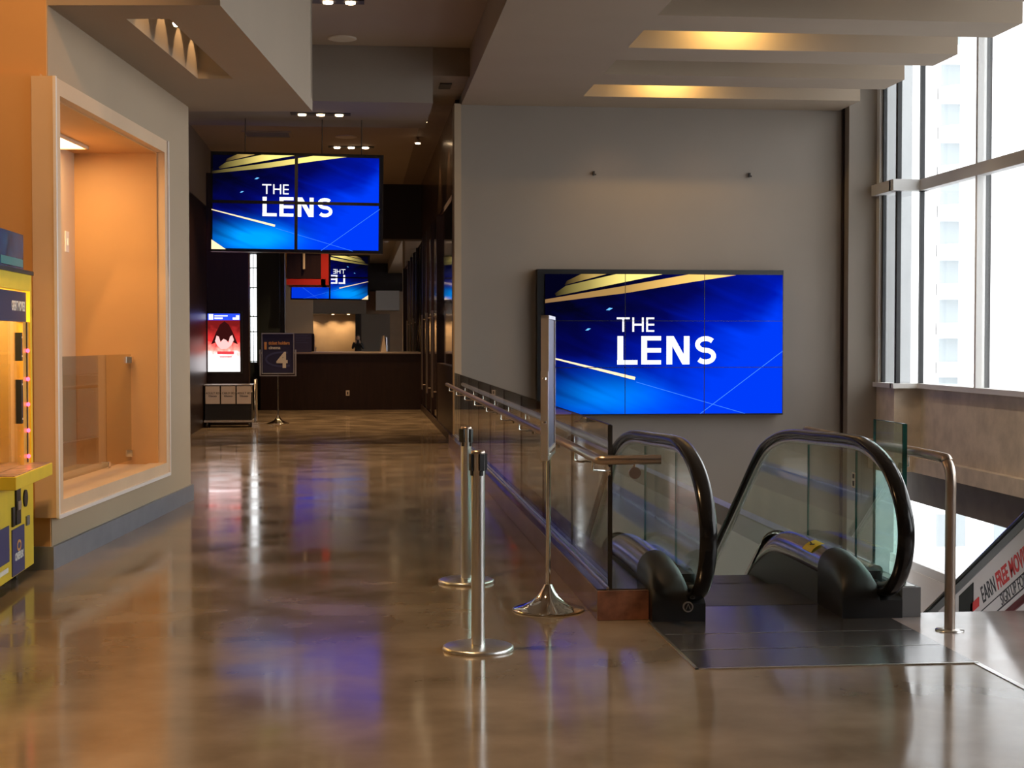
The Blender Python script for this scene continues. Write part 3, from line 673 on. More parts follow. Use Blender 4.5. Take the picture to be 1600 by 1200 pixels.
# ------------------------------------------------------------------ glasses cart
t = thing('glasses_cart', 'low black cart of three cream labelled boxes below the poster screen', 'cart', (-2.30, 27.2, 0))
MB().box(-0.42, 0.40, -0.02, 0.42, 0.13, 0.62).build('body', 'black', t)
MB().box(-0.44, 0.42, -0.04, 0.44, 0.09, 0.13).build('base_rail', 'steel', t)
MB().box(-0.44, 0.42, -0.04, 0.44, 0.745, 0.765).build('top_rail', 'steel', t)
fm = MB(); fm.tube([(0.46, -0.05, 0.09), (0.46, -0.05, 0.85), (0.46, 0.4, 0.85), (0.46, 0.4, 0.09)], 0.014, 8); fm.build('push_handle', 'steel', t)
for x in (-0.38, 0.36):
    for y in (0.0, 0.38):
        MB().tube([(x-0.015, y, 0.045), (x+0.015, y, 0.045)], 0.045, 14).build('caster', 'black', t)
for k, (a_, x) in enumerate((('ADULT 3D', -0.285), ('CHILD 3D', -0.01), ('ADULT 3D', 0.265))):
    bx_ = MB().box(x-0.125, x+0.125, -0.035, 0.36, 0.42, 0.74).build('box', 'offwhite', t)
    text('lettering', a_+'\nGlasses', 0.05, 'ink', bx_, (x, -0.037, 0.585), bold=0.0005)

# ------------------------------------------------------------------ sign stands
def sign_stand(loc, rz, label, printed=True):
    t = thing('sign_stand', label, 'sign stand', loc, rz, 'poster frames on chrome poles')
    MB().lathe([(0.205, 0), (0.21, 0.006), (0.20, 0.014), (0.15, 0.03), (0.10, 0.05), (0.06, 0.085), (0.035, 0.125), (0.022, 0.15)], seg=48).build('base', 'chrome', t)
    MB().tube([(0, 0, 0.14), (0, 0, 0.96)], 0.014, 14).build('pole', 'chrome', t)
    u = MB(); u.box(-0.335, 0.335, -0.02, 0.02, 0.885, 0.905); u.box(-0.34, -0.315, -0.02, 0.02, 0.885, 1.38); u.box(0.315, 0.34, -0.02, 0.02, 0.885, 1.38)
    u.build('cradle', 'steel', t)
    for x in (-0.345, 0.345):
        for z in (1.10, 1.34): MB().lathe([(0.012, -0.006), (0.012, 0.006)], (x, 0, z), 10).build('knob', 'chrome', t)
    fr_ = MB(); fr_.box(-0.30, 0.30, -0.022, 0.022, 0.925, 0.945); fr_.box(-0.30, 0.30, -0.022, 0.022, 1.67, 1.69); fr_.box(-0.30, -0.285, -0.022, 0.022, 0.925, 1.69); fr_.box(0.285, 0.30, -0.022, 0.022, 0.925, 1.69)
    fr_.build('frame', 'steel', t)
    pl = MB().box(-0.287, 0.287, -0.014, 0.014, 0.94, 1.675).build('sign_panel', 'navy_sign', t)
    if printed:
        text('lettering', 'ticket holders', 0.085, 'signorange', pl, (-0.17, -0.0155, 1.50), align='LEFT', bold=0.002, sx=0.82)
        text('lettering', 'cinema', 0.085, 'white', pl, (-0.17, -0.0155, 1.415), align='LEFT', bold=0.002, sx=0.9)
        text('numeral', '4', 0.40, 'white', pl, (0.08, -0.0155, 1.17), bold=0.012)
        MB().box(-0.25, -0.205, -0.016, -0.014, 1.38, 1.52).build('orange_block', 'signorange', pl)
        ring = MB(); pts = [(0.08+0.30*math.cos(a), 1.2+0.13*math.sin(a)) for a in [math.radians(70+k*12) for k in range(20)]]
        ring.ribbon([(max(-0.28, x), z) for x, z in pts], 0.035, 'y', -0.0152, -0.014); ring.build('swirl', 'ring', pl)
    return t
sign_stand((-1.49, 28.3, 0), math.radians(-3), 'navy cinema 4 sign for ticket holders on a chrome pole')
sign_stand((1.083, 8.55, 0), math.radians(79), 'sign frame turned edge-on on a chrome pole beside the glass guardrail', False)

# ------------------------------------------------------------------ stanchions
def stanchion(loc, label, rz=0.4):
    t = thing('stanchion', label, 'stanchion', loc, rz, 'brushed steel queue posts')
    MB().lathe([(0.178, 0), (0.18, 0.004), (0.178, 0.016), (0.165, 0.022), (0.04, 0.028)], seg=56).build('base', 'steel', t)
    MB().lathe([(0.034, 0.024), (0.034, 0.90), (0.034, 0.985)], seg=28).build('post', 'steel', t)
    MB().lathe([(0.035, 0.985), (0.036, 0.99), (0.032, 1.0), (0.01, 1.003)], seg=28).build('cap', 'steel_warm', t)
    for k in range(4):
        a = k*PI/2
        o = MB().box(0.025, 0.046, -0.014, 0.014, 0.90, 0.985).box(0.028, 0.040, -0.009, 0.009, 0.875, 0.90).build('belt_clip', 'black', t, 0.002)
        o.rotation_euler = (0, 0, a)
    return t
s0 = stanchion((0.594, 7.49, 0), 'nearer brushed steel queue post with black belt clips')
dup(s0, (0.684, 9.59, 0), 0.9, 'farther brushed steel queue post, partly behind the nearer one')

# ------------------------------------------------------------------ glass guardrail
g = thing('glass_guardrail', 'long glass guardrail on a metal curb between corridor and escalators', 'guardrail', (1.4, 8.19, 0))
MB().box(-0.09, 0.2, 0.004, 13.8, 0, 0.166).build('curb', 'curb', g, 0.004)
MB().box(-0.088, 0.198, -0.004, 0.002, 0.002, 0.165).build('end_plate', 'copper', g)
MB().box(-0.085, 0.195, 0.02, 13.75, 0.166, 0.172).build('shoe', 'shoe', g)
MB().box(-0.034, -0.02, 0.02, 13.75, 0.166, 0.182).build('shoe_edge', 'steel', g)
ys = [0.12, 1.62, 3.17, 4.72, 6.27, 7.82, 9.37, 10.92, 12.47, 13.7]
for i in range(len(ys)-1):
    MB().box(-0.008, 0.008, ys[i]+0.004, ys[i+1]-0.004, 0.15, 1.076).build('glass_panel', 'glass', g)
    if i: MB().box(-0.0075, 0.0075, ys[i]-0.004, ys[i]+0.003, 0.17, 1.07).build('glass_joint', 'glassedge_dark', g)
MB().box(-0.0125, 0.0125, ys[0]-0.012, ys[0]+0.003, 0.17, 1.076).build('glass_edge', 'glassedge_dark', g)
MB().box(-0.0085, 0.0085, ys[0], ys[-1], 1.076, 1.080).build('top_edge', 'glassedge_dark', g)
h = MB().tube([(0, 13.9, 0), (0, 5, 0), (0, 0.03, 0), (0.012, 0.009, 0), (0.03, 0, 0), (0.33, -0.0, 0)], 0.0255, 16).build('handrail', 'steel_warm', g)
h.location = (-0.123, -0.28, 0.913)
for y in [0.95+1.55*k for k in range(9)]:
    MB().tube([(0, y, -0.02), (0, y, -0.075), (0.03, y, -0.085), (0.11, y, -0.085)], 0.007, 8).tube([(0.105, y, -0.085), (0.117, y, -0.085)], 0.028, 14).build('bracket', 'chrome', h)
MB().tube([(0.01, 0.3, -0.02), (0.01, 0.3, -0.08), (0.11, 0.35, -0.09)], 0.007, 8).tube([(0.105, 0.35, -0.09), (0.115, 0.35, -0.09)], 0.028, 14).build('bracket', 'chrome', h)
MB().tube([(0.19, 0.0, -0.02), (0.19, 0.02, -0.06), (0.19, 0.10, -0.07)], 0.007, 8).tube([(0.19, -0.01, -0.07), (0.19, 0.012, -0.07)], 0.032, 16).build('rosette_bracket', 'steel_warm', h)

# ------------------------------------------------------------------ escalator
SL = 0.66
def smooth(pts, n=6):
    P = [Vector(p) for p in pts]; out = []
    for i in range(len(P)-1):
        p0 = P[max(i-1, 0)]; p1 = P[i]; p2 = P[i+1]; p3 = P[min(i+2, len(P)-1)]
        for k in range(n):
            t_ = k/n
            out.append(0.5*((2*p1)+(-p0+p2)*t_+(2*p0-5*p1+4*p2-p3)*t_*t_+(-p0+3*p1-3*p2+p3)*t_**3))
    out.append(P[-1]); return out
RAIL = [(17.0, -0.477-SL*4.46), (12.54, -0.477), (11.3, 0.34), (10.75, 0.70), (10.45, 0.83), (10.0, 0.915), (9.3, 0.945), (8.75, 0.965), (8.45, 0.955), (8.15, 0.885), (7.93, 0.76), (7.80, 0.59), (7.79, 0.43), (7.87, 0.28), (8.02, 0.17), (8.22, 0.125), (8.36, 0.125)]
DECK = [(8.42, 0.22), (9.35, 0.22), (9.7, 0.17), (10.05, 0.02), (10.4, -0.20), (16.8, -0.20-SL*6.4)]
def balustrade(root, x0, hx, x1):
    """x0..hx: wide rounded deck on the left of the glass, hx..x1 narrow deck on its right"""
    rail = smooth([Vector((hx, y, z)) for y, z in RAIL])
    bl = MB().tube([tuple(p) for p in rail], 0.027, 16, ry=0.048).build('handrail', 'rubber', root)
    # track under the handrail
    tr = []
    c = Vector((hx, 9.0, 0.3))
    inner = []
    for i, p in enumerate(rail):
        a = rail[max(i-1, 0)]; q = rail[min(i+1, len(rail)-1)]; tt = (q-a).normalized(); nn = Vector((0, tt.z, -tt.y))
        if nn.dot(Vector((0, 9.2, 0.3))-p) < 0 and p.y < 11: nn = -nn
        if p.y >= 11: nn = Vector((0, -abs(nn.y), -abs(nn.z)))
        inner.append(p+nn*0.045)
    MB().tube([tuple(p) for p in inner], 0.016, 8, ry=0.018).build('handrail_track', 'steel', root)
    gp = [(p.y, p.z) for p in inner]
    poly = gp+[(8.6, 0.2), (9.35, 0.2), (10.0, 0.02), (10.4, -0.22), (16.8, -0.22-SL*6.4)]
    MB().prism(poly, 'x', hx-0.005, hx+0.005).build('glass_panel', 'glass_green', root)
    for y, z0, z1 in ((9.55, 0.22, 0.87), (8.6, 0.22, 0.90)):
        MB().box(hx-0.006, hx+0.006, y-0.003, y+0.003, z0, z1).build('glass_joint', 'glassedge', root)
    # deck : half round section swept along DECK
    dk_ = smooth([Vector((0, y, z)) for y, z in DECK], 5)
    def sweep(xa, xb, rise, name, m_, drop=0.0):
        sec = [(xa+(xb-xa)*(0.5-0.5*math.cos(PI*k/10)), rise*math.sin(PI*k/10)) for k in range(11)]+[(xb, -0.03), (xa, -0.03)]
        vs = []; n = len(sec)
        for p in dk_:
            for x, z in sec: vs.append((x, p.y, p.z+z-drop))
        fs = [(i*n+k, i*n+(k+1) % n, (i+1)*n+(k+1) % n, (i+1)*n+k) for i in range(len(dk_)-1) for k in range(n)]
        fs += [list(range(n))[::-1], list(range((len(dk_)-1)*n, len(dk_)*n))]
        return MB().add(vs, fs[:-2], True).add(vs, fs[-2:]).build(name, m_, root)
    sweep(x0, hx-0.02, 0.10, 'deck', 'deck'); sweep(hx+0.02, x1, 0.03, 'deck', 'deck')
    MB().box(hx-0.045, hx+0.045, 8.3, 9.4, 0.16, 0.235).build('glass_shoe', 'black', root)
    # skirt
    lo = [(p.y, p.z-0.02) for p in dk_]; body = lo+[(16.8, -0.20-SL*6.4-0.7), (10.4, -0.9), (9.4, -0.6), (9.2, 0.0), (8.42, 0.0)]
    MB().prism(body, 'x', x0+0.004, x1-0.004).build('skirt_panel', 'skirt', root)
    # newel base
    nb = MB(); xm = hx-0.03; vs = []; n = 15
    LOFT = [(8.10, 0.10, 0.02), (8.105, 0.13, 0.03), (8.14, 0.17, 0.05), (8.22, 0.195, 0.08), (8.32, 0.21, 0.10), (8.44, 0.22, 0.112), (8.56, 0.222, 0.115)]
    for y, base, rise in LOFT:
        sec = [(x0-0.004, 0.0)]+[(x0-0.004+(xm-x0+0.004)*(0.5-0.5*math.cos(PI*k/12)), base+rise*math.sin(PI*k/12)) for k in range(13)]+[(xm, 0.0)]
        vs += [(x, y, z) for x, z in sec]
    fs = [(a*n+k, a*n+(k+1) % n, (a+1)*n+(k+1) % n, (a+1)*n+k) for a in range(len(LOFT)-1) for k in range(n)]
    fs += [list(range(n))[::-1], list(range((len(LOFT)-1)*n, len(LOFT)*n))]
    nb.add(vs, fs[:-2], True); nb.add(vs, fs[-2:])
    nb.prism([(8.10, 0), (8.10, 0.10), (8.15, 0.13), (8.3, 0.15), (8.55, 0.15), (8.55, 0)], 'x', xm, x1)
    nb.build('newel_base', 'black', root)
    MB().tube([(hx, 8.2, 0.135), (hx, 8.5, 0.15)], 0.05, 16).build('handrail_inlet', 'black', root)

esc = thing('escalator', 'escalator going down beside the glass guardrail toward the display wall', 'escalator', (0, 0, 0))
bal_l = bpy.data.objects.new('left_balustrade', None); COL.objects.link(bal_l); bal_l.parent = esc; balustrade(bal_l, 1.605, 1.84, 1.90)
bal_r = bpy.data.objects.new('right_balustrade', None); COL.objects.link(bal_r); bal_r.parent = esc; balustrade(bal_r, 2.68, 2.92, 3.02)
MB().box(1.585, 2.95, 6.93, 8.10, -0.03, 0.003).box(1.9, 2.68, 8.10, 8.55, -0.03, 0.003).build('landing_plate', 'plate', esc)
MB().box(1.9, 2.68, 8.56, 9.30, -0.03, 0.003).build('comb_plate', 'plate_dark', esc)
b = MB()
for yy in (7.35, 7.75): b.box(1.60, 2.94, yy-0.002, yy+0.002, 0.003, 0.0042)
b.box(1.575, 1.59, 6.915, 8.1, -0.01, 0.006); b.box(1.575, 2.96, 6.915, 6.93, -0.01, 0.006); b.build('plate_edge', 'steel', esc)
for k in range(20):
    y = 9.32+k*0.34; z = -0.05-SL*0.34*max(0, k-1)
    st = MB().box(1.91, 2.67, y, y+0.36, z-0.2, z)
    st.build('step', 'plate_dark', esc)
# emblem, warning label, glass label
t2 = MB(); t2.tube([(1.80, 8.10, 0.085), (1.80, 8.092, 0.085)], 0.030, 20); t2.build('emblem', 'steel', bal_l)
MB().tube([(1.80, 8.093, 0.085), (1.80, 8.090, 0.085)], 0.022, 20).build('emblem_face', 'black', bal_l)
MB().ribbon([(1.788, 0.072), (1.80, 0.102), (1.812, 0.072)], 0.004, 'y', 8.088, 8.0905).build('emblem_mark', 'steel', bal_l)
def deck_label(root):
    xa, xb, ya, yb = 2.70, 2.80, 8.75, 8.93
    vs = []; 
    for y in (ya, yb):
        for k in range(7):
            f = 0.16+0.30*k/6
            x = 2.68+(2.90-2.68)*(0.5-0.5*math.cos(PI*f)); z = 0.22+0.10*math.sin(PI*f)+0.012
            vs.append((x, y, z))
    MB().add(vs, [(k, k+1, 8+k, 7+k) for k in range(6)]).build('warning_label', mat('warning_yellow', (0.85, 0.62, 0.03), 0.5), root)
    f = 0.32; x = 2.68+0.22*(0.5-0.5*math.cos(PI*f)); z = 0.22+0.10*math.sin(PI*f)+0.014
    MB().tube([(x, 8.87, z), (x+0.003, 8.87, z+0.002)], 0.014, 10).box(x-0.02, x+0.02, 8.82, 8.835, z-0.002, z+0.003).build('warning_mark', 'ink', root)
deck_label(bal_r)
MB().box(2.913, 2.915, 8.60, 8.66, 0.68, 0.77).build('glass_label', 'white', bal_r)
MB().box(2.9115, 2.913, 8.615, 8.645, 0.735, 0.76).box(2.9115, 2.913, 8.615, 8.645, 0.69, 0.72).build('glass_label_mark', 'ink', bal_r)

# second glass guard, its curb and post rail
g = thing('end_glass_guard', 'clear glass guard on a grey block with bent rail post, right of the escalator', 'glass guard', (3.08, 8.12, 0))
MB().box(-0.055, 0.055, 0.0, 13.5, 0.0, 0.168).build('curb', 'greytrim', g, 0.003)
MB().box(-0.03, 0.03, 0.02, 0.5, 0.168, 0.172).build('shoe', 'steel', g)
MB().box(-0.008, 0.008, 0.13, 0.62, 0.16, 1.076).build('glass_panel', 'glass_green', g)
MB().box(-0.0125, 0.0125, 0.118, 0.131, 0.16, 1.076).build('glass_edge', 'glassedge', g)
MB().box(-0.0085, 0.0085, 0.12, 0.62, 1.076, 1.079).box(-0.008, 0.008, 0.62, 0.624, 0.17, 1.076).build('top_edge', 'glassedge', g)
h = MB().tube([(0.0, 2.6, 0.918)]+[tuple(p) for p in smooth([Vector(q) for q in ((0, 0.9, 0.918), (0, 0.13, 0.918), (0, 0.06, 0.900), (0, 0.015, 0.86), (0, 0, 0.80), (0, 0, 0.72))], 4)]+[(0, 0, 0.004)], 0.028, 16, ry=0.028).build('handrail', 'steel_warm', g)
h.location = (0.06, -0.40, 0)
MB().lathe([(0.075, 0), (0.075, 0.006), (0.03, 0.008)], seg=28).build('floor_flange', 'steel', h)
MB().tube([(0, 0.62, 0.89), (0, 0.62, 0.83), (-0.05, 0.62, 0.82)], 0.007, 8).tube([(-0.045, 0.62, 0.82), (-0.053, 0.62, 0.82)], 0.03, 16).build('bracket', 'chrome', h)

# ------------------------------------------------------------------ second escalator (coming up) with banner
e2 = thing('banner_escalator', 'escalator rising at far right with white advertising banner on its side', 'escalator', (4.0, 0, 0))
S2 = 0.56
def up(y, dz=0): return 0.495-(y-8.72)*S2+dz
ang = math.atan(S2)
L0, L1 = 8.05, 18.6
MB().tube([(0.03, L1, up(L1)), (0.03, 8.5, up(8.5)), (0.03, L0, up(L0)-0.03), (0.03, 7.7, 0.93), (0.03, 7.2, 0.95)], 0.03, 12).build('handrail', 'rubber', e2)
def band(d0, d1, x0, x1, name, m_, ya=L0, yb=L1):
    return MB().prism([(ya, up(ya, d0)), (yb, up(yb, d0)), (yb, up(yb, d1)), (ya, up(ya, d1))], 'x', x0, x1).build(name, m_, e2)
band(-0.085, -0.025, 0.0, 0.05, 'handrail_track', 'greytrim')
bn = band(-0.50, -0.075, 0.005, 0.02, 'banner', 'banner')
band(-0.362, -0.357, 0.0, 0.02, 'banner_seam', 'ink'); band(-0.455, -0.447, 0.0, 0.02, 'banner_seam', 'ink')
band(-0.55, -0.50, -0.01, 0.03, 'dark_red_strip', mat('dark_red', (0.10, 0.01, 0.015), 0.4)); band(-1.5, -0.55, 0.0, 0.03, 'lower_cladding', 'banner')
Rt = Matrix(((0, 0, -1), (-math.cos(ang), -math.sin(ang)*0, 0), (0, 1, 0)))
# text runs from far-low (left) to near-high (right), read from the -X side; letters stay upright to the slope
def etxt(s, size, m_, y, d, bold=0.0, sx=1.0):
    # baseline direction = (0,-cos,sin); up = (0,sin,cos); normal = -X
    bx = Vector((0, -math.cos(ang), math.sin(ang))); uy = Vector((0, math.sin(ang), math.cos(ang))); nz = bx.cross(uy)
    R = Matrix((bx, uy, nz)).transposed()
    return text('lettering', s, size, m_, bn, (0.003, y, up(y, d)), R.to_euler(), 'LEFT', bold, sx)
etxt('EARN', 0.15, 'ink', 9.32, -0.265, 0.001, 0.62); etxt('FREE MOVIES', 0.15, 'redink', 9.095, -0.265, 0.004, 0.62)
etxt('SIGN UP FOR', 0.105, 'ink', 9.03, -0.405, 0.0, 0.66)
def card(ya, yb, d0, d1, name, m_):
    MB().prism([(ya, up(ya, d0)), (yb, up(yb, d0)), (yb, up(yb, d1)), (ya, up(ya, d1))], 'x', -0.001, 0.004).build(name, m_, bn)
card(9.45, 9.68, -0.34, -0.12, 'card_picture', 'black')
card(9.36, 9.49, -0.31, -0.25, 'card_finger', 'redink')
etxt('SCENE', 0.06, 'white', 9.65, -0.23, 0.001, 0.8).location = (-0.003, 0, 0)

# ------------------------------------------------------------------ prize machine
cm = thing('prize_machine', 'yellow prize machine with lit glass cabinet at the left edge', 'arcade machine', (-2.13, 9.08, 0))
D_, Wm = 0.95, 1.06
MB().box(-D_, 0, 0, Wm, 0.08, 0.70).build('cabinet_base', 'yellow', cm, 0.006)
MB().box(-0.2, 0.12, 0.02, Wm+0.02, 0.665, 0.745).build('control_shelf', 'yellow', cm, 0.004)
MB().box(-0.18, 0.11, 0.03, Wm, 0.745, 0.750).build('shelf_top', mat('printed_shelf', (0.35, 0.22, 0.2), 0.3, noise=0.5, nscale=14), cm)
pm = MB(); pm.box(-0.05, 0, Wm-0.05, Wm, 0.74, 1.87); pm.box(-0.05, 0, 0, 0.05, 0.74, 1.87); pm.box(-D_, -D_+0.05, 0, 0.05, 0.74, 1.87); pm.box(-D_, -D_+0.05, Wm-0.05, Wm, 0.74, 1.87)
pm.box(-D_, 0, 0, Wm, 1.87, 1.975); pm.build('cabinet_frame', 'yellow', cm)
MB().box(-D_, 0.012, -0.01, Wm+0.012, 1.975, 2.0).build('top_cap', 'black', cm)
MB().box(-0.12, -0.02, 0.02, Wm-0.14, 2.0, 2.23).build('header_sign', mat('blue_header_print', (0.02, 0.09, 0.24), 0.25, col2=(0.015, 0.03, 0.09), nscale=9), cm)
MB().box(-0.02, -0.018, 0.30, Wm-0.16, 2.02, 2.07).build('header_stripe', mat('teal_stripe', (0.05, 0.25, 0.30), 0.3), cm)
mp_ = MB().box(-0.045, -0.012, 0.02, Wm-0.11, 1.67, 1.86).build('marquee', 'navy_sign', cm)
text('lettering', 'GREAT MOVIES!', 0.085, 'white', mp_, (-0.0105, Wm-0.15, 1.765), (PI/2, 0, PI/2), 'RIGHT', 0.002, 0.62)
MB().box(-0.03, -0.022, 0.05, Wm-0.2, 0.75, 1.67).build('cabinet_glass', 'glass', cm)
MB().box(-0.05, -0.01, Wm-0.22, Wm-0.05, 0.75, 1.67).build('light_panel', mat('amber_side_panel', (0.75, 0.42, 0.08), 0.3), cm)
MB().box(-D_+0.03, -0.05, Wm-0.03, Wm-0.01, 0.75, 1.87).box(-D_, -D_+0.02, 0.0, Wm, 0.75, 1.87).build('inner_wall', 'sandstone', cm)
MB().box(-0.008, -0.003, Wm-0.135, Wm-0.12, 0.76, 1.67).build('led_wire', 'ink', cm)
M['led'] = emit('red_led', (1.0, 0.05, 0.10), 5)
for z in (1.484, 1.30, 1.136, 0.967, 0.80):
    MB().lathe([(0.004, -0.014), (0.012, -0.008), (0.014, 0), (0.012, 0.008), (0.004, 0.014)], (-0.002, Wm-0.127, z), 12).build('led_light', 'led', cm)
for z0, z1 in ((1.42, 1.60), (1.02, 1.30)):
    br = MB().box(-0.045, -0.005, Wm-0.30, Wm-0.255, z0, z1).build('hinge_bar', 'black', cm)
    for z in (z0+0.03, z1-0.03): MB().box(-0.005, -0.001, Wm-0.282, Wm-0.272, z-0.006, z+0.006).build('bolt', 'white', br)
MB().box(-0.001, 0.012, 0.52, 0.64, 0.40, 0.64).build('coin_door', 'black', cm)
MB().box(0.012, 0.018, 0.54, 0.63, 0.49, 0.545).build('coin_plate', 'steel', cm)
MB().box(-0.001, 0.012, 0.42, 0.48, 0.40, 0.52).build('coin_slot', 'black', cm)
o = MB().tube([(-0.001, 0.80, 0.54), (0.01, 0.80, 0.54)], 0.055, 20).build('speaker', 'black', cm)
MB().box(-0.001, 0.010, 0.82, 0.90, 0.36, 0.42).build('lock', 'greytrim', cm)
bp = MB().box(-0.001, 0.006, 0.42, 0.76, 0.09, 0.38).build('blue_panel', 'navy', cm)
rg = MB(); rg.ribbon([(0.60+0.05*math.cos(a), 0.265+0.028*math.sin(a)) for a in [2*PI*k/20 for k in range(21)]], 0.016, 'x', 0.006, 0.008); rg.build('logo_ring', 'signorange', bp)
text('lettering', 'CINEPLEX', 0.062, 'white', bp, (0.0075, 0.60, 0.20), (PI/2, 0, PI/2), 'CENTER', 0.003, 0.85)
MB().box(-0.001, 0.006, 0.02, 0.34, 0.20, 0.42).build('prize_door', 'navy', cm)
MB().box(0.006, 0.008, 0.08, 0.30, 0.14, 0.17).build('white_label', 'white', cm)
for x in (-0.1, -0.85):
    for y in (0.1, 0.95):
        MB().tube([(x-0.015, y, 0.04), (x+0.015, y, 0.04)], 0.04, 14).box(x-0.02, x+0.02, y-0.02, y+0.02, 0.04, 0.09).build('caster', 'black', cm)
lamp('cabinet_glow', 'POINT', (-2.13-0.35, 9.08+0.6, 1.75), 16, (1.0, 0.62, 0.18), size=0.06)

# ------------------------------------------------------------------ lit wall sign and counter behind the viewer (seen in the far mirror)
t = thing('rear_lightbox', 'small lit white sign with orange patch on the rear wall, seen in the far mirror', 'sign', (-2.75, -6.55, 3.05))
MB().box(-0.2, 0.2, -0.04, 0.0, -0.3, 0.3).build('housing', 'white', t)
MB().box(-0.19, 0.19, 0.0, 0.005, -0.29, 0.29).build('face', emit('sign_white', (1, 0.95, 0.9), 2.0), t)
MB().box(-0.12, 0.10, 0.005, 0.008, 0.0, 0.24).build('orange_patch', emit('sign_orange_glow', (1, 0.25, 0.05), 1.2), t)
for x in (-2.4, -1.3, -0.5):
    t = thing('rear_wall_washer', 'wall washer lamp over the tan rear wall', 'ceiling light', (x, -8.3, 2.9), 0, 'wall washers over the rear wall')
    MB().lathe([(0.06, -0.015), (0.07, 0.0)], seg=16).build('bulb', 'lampglow_soft', t)
    lamp('washer_beam', 'SPOT', (x, -8.3, 2.86), 60, (1.0, 0.68, 0.36), (x, -8.95, 1.2), 0.04, 100, 0.7)
for i, (x, y) in enumerate(((-1.5, 3.5), (-1.0, 7.5), (-0.3, -3.0), (-1.35, 7.2), (-1.0, 12.5), (-0.6, 32.9), (0.3, 30.5), (-1.6, 25.2))):  # fill lamps added, except those at the orange wall and dropped box
    t = thing('ceiling_downlight', ['round downlight over the floor ahead of the viewer', 'round downlight over the floor by the prize machine', 'round downlight behind the viewer', 'round downlight aimed at the wall behind the prize machine', 'round downlight beside the dropped ceiling box', 'round downlight before the counter at the corridor end', 'round downlight over the glazed doors', 'round downlight over the glasses cart'][i], 'ceiling light', (x, y, 5.5 if y < 20 else 5.12), 0, 'round ceiling downlights')
    MB().lathe([(0.07, -0.012), (0.08, -0.012), (0.085, 0.0)], seg=20).build('rim', 'brush_white', t)
    MB().lathe([(0.06, -0.016), (0.065, -0.012)], seg=16).build('bulb', 'lampglow_soft', t)
    lamp('downlight_beam', 'SPOT', (x, y, 5.46 if y < 20 else 5.08), (420, 420, 260, 430, 520, 420, 400, 360)[i], WARM if i != 3 else (1.0, 0.55, 0.22), ((x, y, 0) if i != 3 else yawed(-3.9, 10.1, 2.6)), 0.05, 90 if i != 3 else 62, 0.8)
for i, (x, e) in enumerate(((3.6, 34), (4.9, 26))):
    t = thing('wall_washer', ['left wall washer lamp above the large display', 'right wall washer lamp above the large display'][i], 'ceiling light', (x, 20.36, 5.35), 0)
    MB().lathe([(0.05, -0.012), (0.055, -0.0)], seg=16).build('bulb', 'lampglow_soft', t)
    lamp('washer_beam', 'SPOT', (x, 20.36, 5.32), e, WARM, (x+0.1, 22.1, 3.0), 0.04, 58, 1.0)

